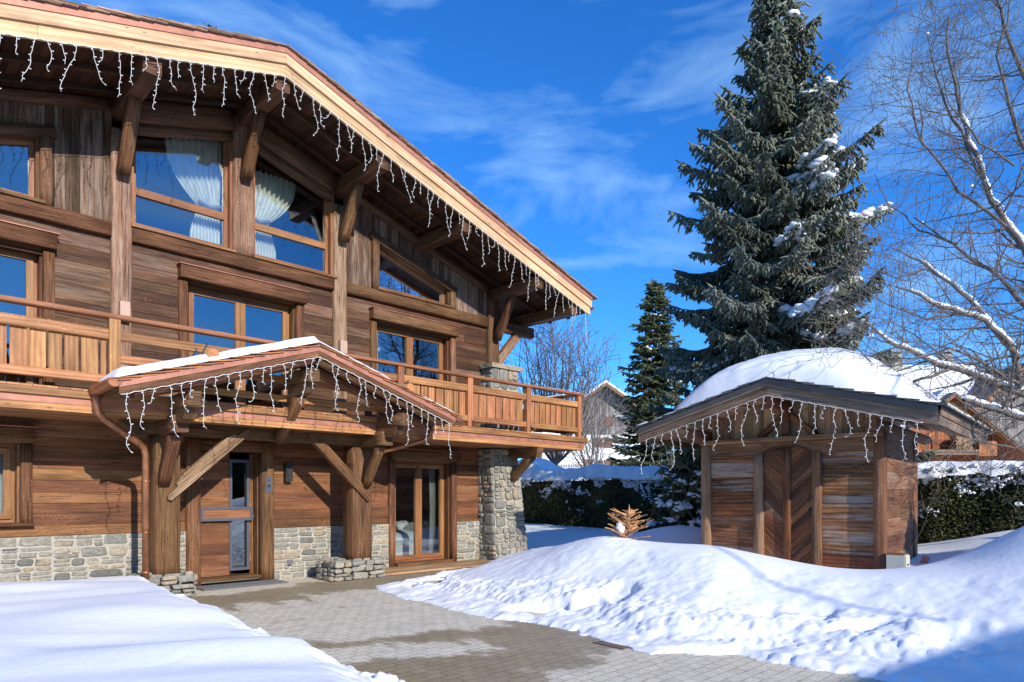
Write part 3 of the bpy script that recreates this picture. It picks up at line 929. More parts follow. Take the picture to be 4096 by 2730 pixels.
# ---- windows
def room(s0, s1, z0, z1, depth=3.5):
    b = MB(CH)
    x0, x1, za, zb, y0, y1 = s0 - 0.4, s1 + 0.4, z0 - 0.03, z1 + 0.05, -0.32, -0.32 - depth
    b.poly([(x0, y1, za), (x1, y1, za), (x1, y1, zb), (x0, y1, zb)])
    b.poly([(x0, y0, za), (x0, y1, za), (x0, y1, zb), (x0, y0, zb)])
    b.poly([(x1, y0, za), (x1, y1, za), (x1, y1, zb), (x1, y0, zb)])
    b.poly([(x0, y0, za), (x1, y0, za), (x1, y1, za), (x0, y1, za)])
    b.poly([(x0, y0, zb), (x1, y0, zb), (x1, y1, zb), (x0, y1, zb)])
    return b
rooms = MB(CH)
for q in ((0.1, 1.93, 1.0, 2.5), (8.2, 9.9, 0.02, 2.5), (0.1, 2.2, 2.96, 5.3), (4.0, 6.1, 2.96, 5.3), (7.7, 9.9, 2.96, 5.3), (0.3, 9.8, 5.72, 8.15)):
    r_ = room(*q); n0 = len(rooms.v)
    rooms.v += r_.v; rooms.f += [tuple(i + n0 for i in f) for f in r_.f]; rooms.uv += r_.uv; rooms.r += r_.r; rooms.sm += r_.sm
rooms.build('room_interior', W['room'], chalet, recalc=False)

def surround(s0, s1, z0, z1, jw=0.14, lh=0.22, lintel_over=0.02, mat='beam', head=True):
    b = MB(CH)
    b.beam((s0 + jw / 2 - 0.01, 0.0, z0), (s0 + jw / 2 - 0.01, 0.0, z1), jw, 0.13, up=(0, 1, 0), bev=0.012, n=5, jit=0.002)
    b.beam((s1 - jw / 2 + 0.01, 0.0, z0), (s1 - jw / 2 + 0.01, 0.0, z1), jw, 0.13, up=(0, 1, 0), bev=0.012, n=5, jit=0.002)
    # deep reveals
    b.box(s0 + jw - 0.012, s0 + jw + 0.02, -0.34, -0.05, z0, z1, 2)
    b.box(s1 - jw - 0.02, s1 - jw + 0.012, -0.34, -0.05, z0, z1, 2)
    b.box(s0 + jw + 0.021, s1 - jw - 0.021, -0.34, 0.02, z1 - 0.02, z1 + 0.02, 0)
    if head:
        b.beam((s0 - lintel_over, 0.06, z1 + lh / 2), (s1 + lintel_over, 0.06, z1 + lh / 2), 0.20, lh, bev=0.016, n=8, jit=0.003)
    return b
def casement(parent, x0, x1, z0, z1, y=-0.13, glass='glass', fw=0.085):
    b = MB(CH)
    inn = frame_bars(b, [(x0, z0), (x1, z0), (x1, z1), (x0, z1)], fw, y - 0.035, y + 0.035)
    o = b.build('window_frame', W['frame'], parent)
    g = MB(CH); g.box(inn[0][0] - 0.01, inn[1][0] + 0.01, y - 0.008, y + 0.004, inn[0][1] - 0.01, inn[2][1] + 0.01)
    g.build('pane', W[glass], parent)
def double_window(s0, s1, z0, z1, glass='glass', door=False, label=None):
    b = surround(s0, s1, z0, z1)
    if door:
        b.box(s0 + 0.16, s1 - 0.16, -0.3, 0.12, z0 - 0.01, z0 + 0.05, 0)
    else:
        b.box(s0 - 0.02, s1 + 0.02, -0.16, 0.12, z0 - 0.045, z0, 0)
    w = b.build('balcony_door' if door and z0 > 2 else ('french_door' if door else 'window'), W['beam'], chalet, label=label)
    x0, x1 = s0 + 0.165, s1 - 0.165
    zb = z0 + (0.05 if door else 0.0)
    b = MB(CH)
    frame_bars(b, [(x0, zb), (x1, zb), (x1, z1 - 0.02), (x0, z1 - 0.02)], 0.05, -0.29, -0.20)
    b.build('outer_frame', W['frame'], w)
    m = (x0 + x1) / 2
    casement(w, x0 + 0.052, m - 0.002, zb + 0.052, z1 - 0.072, y=-0.20, glass=glass)
    casement(w, m + 0.002, x1 - 0.052, zb + 0.052, z1 - 0.072, y=-0.20, glass=glass)
    b = MB(CH)
    b.box(s0 - 0.04, s1 + 0.05, -0.02, 0.175, z1 + 0.222, z1 + 0.234, 0)
    b.build('copper_flashing', W['copper'], w)
    return w
double_window(0.10, 1.95, 1.16, 2.30, 'glass_clear')
double_window(8.13, 9.96, 0.06, 2.31, 'glass_clear', True)
double_window(0.02, 2.22, 2.97, 5.15, 'glass', True)
double_window(3.97, 6.18, 2.97, 5.15, 'glass', True)
double_window(7.68, 9.93, 2.97, 5.16, 'glass', True)
# shaped gable windows
def gable_window(poly, mull, name='gable_window', trim=None, sill=(0, 1), fw=0.085):
    b = MB(CH)
    b.box(sill[0], sill[1], -0.14, 0.13, 5.785, 5.83, 0)
    frame_bars(b, inset(poly, -0.035), 0.075, -0.30, 0.02)
    if trim:
        for a, c, w_, h_ in trim:
            b.beam((a[0], 0.03, a[1]), (c[0], 0.03, c[1]), w_ if a[0] == c[0] else 0.12, 0.12 if a[0] == c[0] else h_, up=(0, 1, 0) if a[0] == c[0] else (0, 0, 1), bev=0.012, n=5, jit=0.002)
    w = b.build(name, W['frame'] if not trim else W['purlin'], chalet)
    f = MB(CH)
    inn = frame_bars(f, inset(poly, 0.038), 0.062, -0.16, -0.09)
    if mull:
        f.box(inn[0][0], inn[1][0], -0.155, -0.085, 6.38, 6.50, 0)
    f.build('window_frame', W['frame'], w)
    g = MB(CH); g.prism(inset(poly, 0.09), 1, -0.135, -0.125)
    g.build('pane', W['glass'], w)
    return w
gable_window([(3.25, 5.83), (4.85, 5.83), (4.85, 8.00), (3.25, 7.52)], True, sill=(3.23, 4.88))
gable_window([(5.21, 5.83), (6.81, 5.83), (6.81, 7.52), (5.21, 8.00)], True, sill=(5.20, 6.86))
gable_window([(7.86, 5.83), (9.76, 5.83), (9.76, 6.22), (7.86, 6.79)], False, sill=(7.80, 9.82), trim=[((7.78, 5.79), (7.78, 6.80), 0.15, 0.15), ((9.84, 5.79), (9.84, 6.18), 0.15, 0.15), ((7.66, 6.90), (9.94, 6.20), 0.14, 0.15)])
gable_window([(0.14, 5.83), (2.04, 5.83), (2.04, 6.79), (0.14, 6.22)], False, sill=(0.08, 2.10), trim=[((2.12, 5.79), (2.12, 6.80), 0.15, 0.15), ((0.06, 5.79), (0.06, 6.18), 0.15, 0.15), ((-0.04, 6.20), (2.24, 6.90), 0.14, 0.15)])

# ---- front door
b = MB(CH)
for a, c in ((4.07, 4.30), (5.37, 5.59)):
    b.beam(((a + c) / 2, -0.01, 0.0), ((a + c) / 2, -0.01, 2.5), c - a, 0.2, up=(0, 1, 0), bev=0.014, n=10, jit=0.003)
b.box(4.28, 4.32, -0.40, -0.10, 0.05, 2.32, 2); b.box(5.35, 5.40, -0.40, -0.10, 0.05, 2.32, 2)
b.beam((4.30, -0.02, 2.41), (5.37, -0.02, 2.41), 0.2, 0.18, bev=0.014, n=6, jit=0.003)
b.box(4.29, 5.38, -0.42, 0.03, 0.06, 0.12, 0)
fd = b.build('front_door', W['beam'], chalet)
b = MB(CH)
z = 0.125
while z < 2.31:
    h = min(rng.uniform(0.13, 0.22), 2.315 - z)
    for a, c in ((4.36, 4.93), (5.30, 5.33)):
        b.box(a, c, -0.34, -0.30 + rng.uniform(-0.001, 0.002), z + 0.001, z + h - 0.001, 0)
    if z + h < 0.26 or z > 2.18:
        b.box(4.93, 5.30, -0.34, -0.3005, z + 0.001, z + h - 0.001, 0)
    z += h
b.box(4.33, 4.358, -0.34, -0.285, 0.12, 2.32, 2); b.box(5.331, 5.36, -0.34, -0.285, 0.12, 2.32, 2)
b.build('door_leaf', W['wall_low'], fd)
b = MB(CH)
frame_bars(b, [(4.92, 0.20), (5.29, 0.20), (5.29, 2.20), (4.92, 2.20)], 0.05, -0.32, -0.275)
frame_bars(b, [(4.40, 1.10), (5.32, 1.10), (5.32, 1.345), (4.40, 1.345)], 0.045, -0.27, -0.20)
b.build('metal_frame', W['grey_metal'], fd)
b = MB(CH); b.box(4.445, 5.275, -0.265, -0.215, 1.145, 1.30, 0)
b.build('handle_board', W['wall_low'], fd)
b = MB(CH); b.box(4.96, 5.25, -0.312, -0.305, 0.24, 2.16); b.build('pane', W['glass_clear'], fd)
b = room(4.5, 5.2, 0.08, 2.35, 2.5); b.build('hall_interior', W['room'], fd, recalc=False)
b = MB(CH); b.tube([(5.33, -0.28, 1.17), (5.33, -0.235, 1.17)], 0.022, 10); b.build('lock', W['steel'], fd)

# small fittings
b = MB(CH); b.box(5.42, 5.53, 0.092, 0.105, 1.60, 1.89); ic = b.build('intercom', W['grey_metal'], chalet)
b = MB(CH); b.box(5.445, 5.505, 0.106, 0.110, 1.70, 1.745); b.tube([(5.475, 0.104, 1.83), (5.475, 0.112, 1.83)], 0.016, 10); b.build('button', W['black'], ic)
b = MB(CH); b.box(5.80, 5.93, 0.01, 0.12, 1.81, 2.13); b.build('wall_lamp', W['black'], chalet)
b = MB(CH); b.box(5.86, 5.94, 0.055, 0.10, 0.27, 0.36); b.box(5.87, 5.93, 0.10, 0.112, 0.28, 0.35); b.build('outdoor_socket', W['steel'], chalet)
for a, c, z0, z1 in ((3.05, 3.19, 4.26, 4.56), (6.88, 7.03, 4.27, 4.58)):
    b = MB(CH); b.box(a, c, 0.102, 0.20, z0, z1); b.build('wall_light_box', W['beige'], chalet)

# ---- balcony
b = MB(CH)
b.box(-2.6, 12.80, 0.03, 1.40, 2.72, 2.86, 0)
b.box(11.2, 12.80, -4.0, 0.029, 2.72, 2.86, 0)
s = -2.6
while s < 12.92:
    w = rng.uniform(0.125, 0.135)
    b.box(s, min(s + w, 12.93), (0.02 if s < 11.2 else -4.0), 1.505 + rng.uniform(-0.004, 0.004), 2.935, 2.962, 1)
    s += w + 0.005
y = 0.0
while y < 1.40:
    b.box(-2.6, 12.80, y, min(y + 0.115, 1.40), 2.665, 2.69, 0)
    y += 0.12
bal = b.build('balcony', W['rail'], chalet)
bx = MB(CH); bx.box(-2.6, 12.93, 1.455, 1.497, 2.842, 2.932, 0); bx.box(12.89, 12.93, -4.0, 1.45, 2.842, 2.932, 1)
bx.build('fascia_board', W['rail'], bal)
bx = MB(CH); bx.box(-2.6, 12.82, 1.405, 1.446, 2.652, 2.752, 0); bx.box(12.78, 12.82, -4.0, 1.40, 2.652, 2.752, 1)
bx.build('fascia_board', W['rail'], bal)
bx = MB(CH); bx.box(-2.6, 12.84, 1.44, 1.454, 2.748, 2.845, 0); bx.box(12.825, 12.84, -4.0, 1.44, 2.748, 2.845, 0)
bx.build('copper_flashing', W['copper'], bal)
bx = MB(CH)
bx.beam((-2.6, 1.42, 4.0), (12.78, 1.42, 4.0), 0.15, 0.062, bev=0.012)
bx.beam((12.68, 1.35, 4.0), (12.68, -4.0, 4.0), 0.15, 0.062, bev=0.012)
bx.build('handrail', W['rail'], bal)
RP = [-2.53, -0.87, 0.86, 2.655, 7.41, 9.14, 10.88, 12.675]
for s in RP:
    bx = MB(CH); bx.beam((s, 1.41, 2.962), (s, 1.41, 3.97), 0.14, 0.12, up=(0, 1, 0), bev=0.006)
    bp = bx.build('railing_post', W['rail'], bal)
    if s > 7:
        q = MB(CH); q.box(s + 0.03, s + 0.06, 1.468, 1.476, 2.97, 3.09); q.build  # plate kept with the post below
bx = MB(CH)
for s in RP[3:]:
    bx.box(s + 0.035, s + 0.068, 1.47, 1.477, 2.975, 3.10)
bx.build('post_plate', W['iron'], bal)
for a, c in zip(RP, RP[1:]):
    bx = MB(CH)
    a2, c2 = a + 0.071, c - 0.071
    openb = a > 2 and c < 8
    if openb:
        for z0, z1 in ((3.685, 3.815), (3.375, 3.495), (3.075, 3.19)):
            bx.beam((a2, 1.41, (z0 + z1) / 2), (c2, 1.41, (z0 + z1) / 2), 0.055, z1 - z0, bev=0.012)
        bx.build('open_railing', W['rail'], bal); continue
    for z0, z1 in ((3.685, 3.825), (3.075, 3.195)):
        bx.beam((a2, 1.42, (z0 + z1) / 2), (c2, 1.42, (z0 + z1) / 2), 0.055, z1 - z0, bev=0.012)
    bx.build('rail_bar', W['rail'], bal)
    bx = MB(CH)
    x = a2 + 0.02
    while x < c2 - 0.05:
        w = rng.uniform(0.12, 0.22)
        if x + w > c2 - 0.06: w = c2 - 0.02 - x
        bx.box(x, x + w, 1.367, 1.39, 3.10, 3.79, 2)
        x += w + 0.03
    bx.build('baluster_boards', W['rail'], bal)
bx = MB(CH)
for z0, z1 in ((3.685, 3.825), (3.075, 3.195)):
    bx.beam((12.68, 1.34, (z0 + z1) / 2), (12.68, -4.0, (z0 + z1) / 2), 0.055, z1 - z0, bev=0.012)
y = -3.95
while y < 1.2:
    w = rng.uniform(0.13, 0.2); bx.box(12.63, 12.652, y, y + w, 3.10, 3.79, 2); y += w + 0.03
bx.build('side_railing', W['rail'], bal)
# bracket under the balcony end
bx = MB(CH)
bx.beam((11.30, 0.35, 2.535), (11.30, 1.40, 2.535), 0.20, 0.22, bev=0.02, cut1=0.06)
bx.beam((11.30, 0.45, 1.90), (11.30, 1.16, 2.47), 0.17, 0.17, bev=0.016, up=(0, 1, 0), n=4, jit=0.002)
bx.build('bracket', W['beam'], bal)

# ---- entrance porch
PR = 5.20
def pf(s): return 3.69 - 0.318 * abs(s - PR)
b = MB(CH)
for sg in (1, -1):
    s0, s1 = PR, PR + sg * 2.74
    b.hexa([(s0, 1.52, pf(s0) + 0.06), (s1, 1.52, pf(s1) + 0.06), (s1, 2.37, pf(s1) + 0.06), (s0, 2.37, pf(s0) + 0.06),
            (s0, 1.52, pf(s0) + 0.15), (s1, 1.52, pf(s1) + 0.15), (s1, 2.37, pf(s1) + 0.15), (s0, 2.37, pf(s0) + 0.15)], 1)
    # rafters, scalloped at the tips
    for tt in (2.28, 1.80):
        a, c = PR + sg * 0.02, PR + sg * 2.56
        b.beam((a, tt, pf(a) - 0.03), (c, tt, pf(c) - 0.02), 0.13, 0.14, bev=0.025, n=10, jit=0.005, taper=0.9)
porch = b.build('entrance_porch', W['beam'], chalet)
rake('fascia_board', 0.0, 0.10, 2.37, 2.40, W['beam'], porch, f=pf, rid=PR, half=2.74)
rake('copper_flashing', 0.085, 0.18, 2.401, 2.414, W['copper'], porch, 0.01, f=pf, rid=PR, half=2.74)
b = MB(CH)
for sg in (1, -1):
    for k in range(10):
        for lay in range(3):
            d0 = k * 0.29 + lay * 0.085; d1 = min(d0 + 0.34, 2.86)
            if d0 > 2.8: continue
            y = 1.5
            while y < 2.42:
                w = rng.uniform(0.10, 0.2); e = min(y + w, 2.44 + rng.uniform(0, 0.012))
                a, c = PR + sg * d0, PR + sg * d1
                za, zc = pf(a) + 0.155 + lay * 0.004, pf(c) + 0.185 + lay * 0.012 + rng.uniform(0, 0.006)
                b.hexa([(a, y, za), (c, y, zc), (c, e - 0.004, zc), (a, e - 0.004, za), (a, y, za + 0.012), (c, y, zc + 0.014), (c, e - 0.004, zc + 0.014), (a, e - 0.004, za + 0.012)], 0)
                y += w
b.build('shingles', W['shingle_red'], porch)
for s in (PR - 2.80, PR + 2.80):
    b = MB(CH); gutter_mesh(b, (s, 2.44, 2.975), (s, 1.47, 2.945), 0.075)
    b.build('gutter', W['copper_pipe'], porch, recalc=False)
# posts on stone blocks
for a, c in ((3.31, 3.67), (6.67, 7.08)):
    b = MB(CH)
    b.beam(((a + c) / 2, 0.80, 0.34), ((a + c) / 2, 0.80, 2.48), c - a, 0.36, up=(0, 1, 0), bev=0.02, n=14, jit=0.004)
    b.build('porch_post', W['beam'], porch)
for a, c, sd_ in ((3.03, 3.86, 61), (6.25, 7.33, 71)):
    b = MB(CH)
    hh = 0.35
    stones(b, lambda u, v, d: (a + u, 1.03 + d, v), c - a, hh, 0.36, 0.14, 0.008, 0.05, seed=sd_)
    stones(b, lambda u, v, d: (a - d, 0.45 + u, v), 0.58, hh, 0.26, 0.11, 0.008, 0.05, seed=sd_ + 1)
    stones(b, lambda u, v, d: (c + d, 1.03 - u, v), 0.58, hh, 0.26, 0.11, 0.008, 0.05, seed=sd_ + 2)
    stones(b, lambda u, v, d: (a + u, 0.45 + v, hh - 0.02 + d), c - a, 0.58, 0.3, 0.22, 0.008, 0.05, seed=sd_ + 3)
    pb = b.build('post_footing', W['stone'], porch)
# tie beam and crossed braces
b = MB(CH)
b.beam((3.12, 0.88, 2.585), (7.26, 0.88, 2.585), 0.26, 0.23, bev=0.02, n=14, jit=0.005)
b.build('tie_beam', W['beam'], porch)
b = MB(CH)
def flat_brace(mb, p0, p1, w, y0, y1, notch):
    """brace lying on the face of the post, with stepped lap ends."""
    p0, p1 = Vector((p0[0], p0[1])), Vector((p1[0], p1[1]))
    d = (p1 - p0); L = d.length; d.normalize(); q = Vector((-d.y, d.x)) * notch
    def P(u, v): r_ = p0 + d * u + q * v; return (r_.x, r_.y)
    out = [P(0, -w * 0.18), P(L, -w * 0.18), P(L + 0.03, w * 0.10), P(L, w * 0.30), P(L - 0.20, w * 0.36), P(L - 0.20, w * 0.62), P(L - 0.34, w * 0.82), P(0.36, w * 0.82), P(0.22, w * 0.60), P(0.20, w * 0.36), P(0, w * 0.30), P(-0.03, w * 0.1)]
    if notch < 0: out = out[::-1]
    uo, vo = rng.uniform(0, 9), rng.uniform(0, 9)
    mb.prism(out, 1, y0, y1, grain_uv=lambda p: ((Vector(p) - p0).dot(d), (Vector(p) - p0).dot(q)))
flat_brace(b, (3.50, 1.50), (4.70, 2.58), 0.19, 0.93, 1.05, 1)
b.build('carved_brace', W['hewn'], porch, label='pale carved brace beside the front door')
b = MB(CH)
flat_brace(b, (6.98, 1.46), (5.78, 2.58), 0.17, 0.93, 1.04, -1)
b.build('carved_brace', W['beam'], porch)
# purlins reaching out over the posts, on stepped brackets with braces
for s, zt in ((3.44, 2.98), (5.22, 3.54), (6.95, 2.98)):
    b = MB(CH)
    b.beam((s, 0.4 if s != PR else 1.5, zt - 0.10), (s, 2.22, zt - 0.10), 0.19, 0.21, bev=0.018, n=5, jit=0.003)
    b.prism([(1.5, zt - 0.40), (1.86, zt - 0.40), (1.98, zt - 0.36), (2.06, zt - 0.27), (2.07, zt - 0.205), (1.5, zt - 0.205)], 0, s - 0.085, s + 0.085)
    b.build('porch_purlin', W['purlin'], porch)
for s in (3.42, 6.93):
    b = MB(CH)
    b.beam((s, 0.5, 2.575), (s, 1.72, 2.575), 0.2, 0.25, bev=0.02, n=5, jit=0.003, cut1=-0.05)
    b.build('lower_bracket', W['purlin'], porch)
    b = MB(CH)
    b.beam((s, 0.99, 1.74), (s, 1.50, 2.46), 0.16, 0.15, bev=0.014, n=5, jit=0.003, up=(0, 1, 0))
    b.build('brace', W['beam'], porch)
b = MB(CH)
b.beam((5.22, 1.02, 2.48), (5.22, 1.78, 3.16), 0.16, 0.15, bev=0.016, n=5, jit=0.005, up=(0, 1, 0))
b.prism([(0.5, 2.70), (1.1, 2.70), (1.1, 2.72), (0.5, 2.72)], 0, 5.14, 5.30)
b.build('brace', W['beam'], porch)
# side corbel under the tie beam end
b = MB(CH)
b.prism([(2.86, 2.69), (3.2, 2.69), (3.2, 2.40), (3.10, 2.42), (2.98, 2.50), (2.88, 2.60)], 1, 0.75, 0.98)
b.build('corbel', W['purlin'], porch)
# rain pipes
b = MB(CH)
b.tube([(2.40, 1.62, 2.93), (2.40, 1.62, 2.76), (2.42, 1.59, 2.66), (2.50, 1.54, 2.58), (3.02, 1.22, 2.30), (3.10, 1.17, 2.24), (3.13, 1.15, 2.12), (3.13, 1.15, 0.33)], 0.048, 10)
for z in (0.42, 1.0, 1.74):
    b.tube([(3.13, 1.15, z), (3.13, 1.15, z + 0.03)], 0.055, 10)
b.build('downpipe', W['copper_pipe'], porch)
b = MB(CH)
b.tube([(8.0, 1.62, 2.93), (8.0, 1.62, 2.78), (7.97, 1.58, 2.68), (7.88, 1.52, 2.60), (7.22, 0.95, 2.36), (7.14, 0.86, 2.30), (7.12, 0.84, 2.18), (7.12, 0.84, 0.33)], 0.045, 10)
b.build('downpipe', W['copper_pipe'], porch)
# snow guard logs held by iron hooks
for s, zz in ((3.62, 0.30), (6.95, 0.27)):
    b = MB(CH); z = pf(s) + zz
    b.tube([(s, 1.72, z - 0.01), (s, 2.38, z)], 0.085, 16)
    lg = b.build('snow_guard_log', W['log'], porch)
    b = MB(CH); b.tube([(s, 2.379, z), (s, 2.386, z)], 0.078, 16); b.build('log_end', W['log_end'], lg)
    b = MB(CH)
    sg = -1 if s < PR else 1
    for y in (2.24, 1.86):
        b.tube([(s + sg * 0.16, y, z - 0.14), (s + sg * 0.10, y, z - 0.02), (s + sg * 0.075, y, z + 0.08), (s + sg * 0.03, y, z + 0.14), (s + sg * 0.06, y, z + 0.16)], 0.009, 6)
    b.build('iron_hook', W['iron'], lg)

# ================================================================== GROUND
def hash2(ix, iy, seed):
    h = (ix.astype(np.int64) * 374761393 + iy.astype(np.int64) * 668265263 + seed * 974634777) & 0x7fffffff
    h = ((h ^ (h >> 13)) * 1274126177) & 0x7fffffff
    return ((h ^ (h >> 16)) & 0xffff) / 65535.0
def vnoise(x, y, seed=0):
    ix, iy = np.floor(x), np.floor(y)
    fx, fy = x - ix, y - iy
    fx, fy = fx * fx * (3 - 2 * fx), fy * fy * (3 - 2 * fy)
    a, b_, c, d = hash2(ix, iy, seed), hash2(ix + 1, iy, seed), hash2(ix, iy + 1, seed), hash2(ix + 1, iy + 1, seed)
    return (a * (1 - fx) + b_ * fx) * (1 - fy) + (c * (1 - fx) + d * fx) * fy - 0.5
def fbm(x, y, seed=0, oct=4, g=0.5):
    o = 0; a = 1.0
    for k in range(oct):
        o = o + a * vnoise(x * 2 ** k + 13.7 * k, y * 2 ** k - 7.1 * k, seed + k); a *= g
    return o
def ss(a, b_, x):
    t = np.clip((x - a) / (b_ - a), 0, 1); return t * t * (3 - 2 * t)
def poly_dist(poly, X, Y):
    """signed distance, positive inside."""
    inside = np.zeros(X.shape, bool); dm = np.full(X.shape, 1e9)
    n = len(poly)
    for k in range(n):
        x0, y0 = poly[k]; x1, y1 = poly[(k + 1) % n]
        cond = ((y0 > Y) != (y1 > Y))
        with np.errstate(divide='ignore', invalid='ignore'):
            xi = (x1 - x0) * (Y - y0) / (y1 - y0 + 1e-12) + x0
        inside ^= cond & (X < xi)
        dx, dy = x1 - x0, y1 - y0
        t = np.clip(((X - x0) * dx + (Y - y0) * dy) / (dx * dx + dy * dy), 0, 1)
        dm = np.minimum(dm, np.hypot(X - x0 - t * dx, Y - y0 - t * dy))
    return np.where(inside, dm, -dm)

LEFT = [(-6.02, 10.70), (-5.25, 10.35), (-4.80, 10.05), (-4.40, 9.45), (-3.44, 8.21), (-2.75, 7.45), (-2.15, 6.81), (-1.65, 6.12), (-1.1, 5.57), (-0.5, 4.9), (0.1, 4.0), (-0.2, 2.8), (-2.5, 1.0), (-6, -3), (-30, -10), (-40, 10), (-12, 4.5)]
RIGHT = [(-2.15, 10.98), (-1.07, 9.35), (-0.34, 8.51), (0.13, 8.22), (0.83, 7.41), (1.37, 6.53), (2.18, 6.44), (2.64, 6.04), (3.15, 5.57), (3.6, 4.9), (4.2, 3.6), (6, 2.0), (9, -1), (14, -9), (90, -30), (90, 300), (-120, 300), (-60, 80), (-9.3, 24.9), (-0.48, 16.2), (-0.1, 15.6), (-0.5, 14.6), (-1.2, 13.4), (-1.9, 12.3), (-2.3, 11.5)]
RP_ = [(-1.6, 11.3, 0.20), (-1.0, 12.2, 0.36), (-0.28, 12.3, 0.62), (-0.1, 14.6, 0.55), (1.09, 11.0, 0.86), (1.42, 10.3, 1.0), (1.35, 11.0, 0.92), (1.95, 10.4, 0.88), (0.95, 10.3, 0.80), (0.4, 10.2, 0.58), (2.37, 9.8, 0.875), (2.91, 9.5, 0.885), (3.23, 9.0, 0.785),
       (3.71, 8.5, 0.69), (4.32, 8.0, 0.68), (4.79, 8.0, 0.715), (5.31, 8.0, 0.77), (6.10, 8.0, 1.24), (7.4, 8.6, 1.55), (2.0, 8.3, 0.66), (3.0, 7.6, 0.55), (4.0, 6.6, 0.55), (1.2, 9.0, 0.60), (5.0, 6.0, 0.66), (4.2, 5.2, 0.5), (6.5, 5.0, 0.75), (8, 3.5, 0.8),
       (2.6, 11.6, 0.55), (4.2, 11.5, 0.42), (5.6, 10.2, 0.22), (6.6, 10.0, 0.30), (7.6, 10.6, 0.36), (8.6, 10.9, 0.80), (6.6, 11.9, 0.36), (8.2, 12.6, 0.62), (10.2, 12.9, 1.0), (1.5, 13.5, 0.35), (3.0, 14.5, 0.40), (3.9, 15.7, 0.95), (0.2, 17.5, 0.45),
       (2.0, 17.0, 0.45), (1.2, 21.5, 0.55), (5.0, 17.8, 0.55), (9.6, 15.2, 0.55), (11.4, 14.6, 0.86), (14, 12, 1.1), (7.2, 15.0, 0.35), (10, 7, 1.2)]
P_ = np.array(RP_)
def tps(r2): return np.where(r2 > 1e-9, 0.5 * r2 * np.log(r2 + 1e-12), 0)
K = tps((P_[:, None, 0] - P_[None, :, 0]) ** 2 + (P_[:, None, 1] - P_[None, :, 1]) ** 2) + 0.25 * np.eye(len(P_))
A_ = np.block([[K, np.c_[np.ones(len(P_)), P_[:, :2]]], [np.c_[np.ones(len(P_)), P_[:, :2]].T, np.zeros((3, 3))]])
wts = np.linalg.solve(A_, np.r_[P_[:, 2], 0, 0, 0])
def rbf(X, Y):
    z = wts[-3] + wts[-2] * X + wts[-1] * Y
    for k in range(len(P_)):
        z = z + wts[k] * tps((X - P_[k, 0]) ** 2 + (Y - P_[k, 1]) ** 2)
    return z
def snow_h(X, Y, fine=True):
    dl, dr = poly_dist(LEFT, X, Y), poly_dist(RIGHT, X, Y)
    rag = 0.16 * fbm(X * 1.7, Y * 1.7, 3, 3) + (0.07 * fbm(X * 8, Y * 8, 5, 3) if fine else 0)
    dr2 = dr + rag; dl2 = dl + rag * 0.9
    far = np.maximum(0, Y - 25) * 0.065
    far = np.where(far > 5.2, 5.2 + (far - 5.2) * 0.15, far)
    w = ss(8.5, 13.5, np.hypot(X - 4.5, (Y - 12) * 0.9))
    base = rbf(X, Y) * (1 - w) + (0.62 + far + 0.25 * fbm(X * 0.12, Y * 0.12, 9, 3)) * w
    base = np.clip(base - 0.065 * (1 - w), 0.12, 9)
    wig = dr + 0.55 * fbm(X * 0.75, Y * 0.75, 21, 3)
    f = 0.20 * ss(0, 0.13, dr2) + 0.05 * ss(0.1, 0.6, dr2) + 0.40 * ss(0.50, 1.05, wig) + 0.35 * ss(0.9, 2.5, dr2)
    hr = base * f
    if fine:
        face = ss(0.38, 0.62, wig) * (1 - ss(1.15, 1.75, wig)) * ss(0.0, 0.15, dr2)
        hr = hr + face * (0.055 * np.abs(fbm(X * 3.4, Y * 3.4, 31, 5, 0.66)) + 0.022 * fbm(X * 15, Y * 15, 41, 3, 0.65) - 0.02)
        hr = hr - face * 0.16 * ss(0.20, 0.42, fbm(X * 1.5, Y * 1.5, 43, 3))
        ap = ss(0.02, 0.12, dr2) * (1 - ss(0.4, 0.8, wig))
        hr = hr + ap * (0.05 * fbm(X * 3.2, Y * 3.2, 47, 3) + 0.012 * fbm(X * 14, Y * 14, 48, 3))
        hr = hr + ss(1.1, 2.2, dr2) * (0.075 * fbm(X * 0.62, Y * 0.62, 51, 2) + 0.0018 * fbm(X * 14, Y * 14, 55, 3))
    hr = np.where(dr2 > 0, hr, -0.09)
    fl = 0.15 * ss(0, 0.07, dl2) + 0.87 * ss(0.22, 0.85, dl2) ** 0.8
    hl = fl * (0.41 + 0.17 * fbm(X * 0.42 + 0.2 * Y, Y * 1.1 - 0.25 * X, 61, 2, 0.4) - 0.02 * ss(3, 7, -X))
    if fine:
        hl = hl + ss(0.02, 0.12, dl2) * (1 - ss(0.3, 0.6, dl2)) * (0.15 * np.abs(fbm(X * 3.6, Y * 3.6, 71, 4, 0.6)) - 0.02) + 0.003 * fbm(X * 8, Y * 8, 75, 3)
    hl = np.where(dl2 > 0, hl, -0.09)
    return np.maximum(hr, hl)
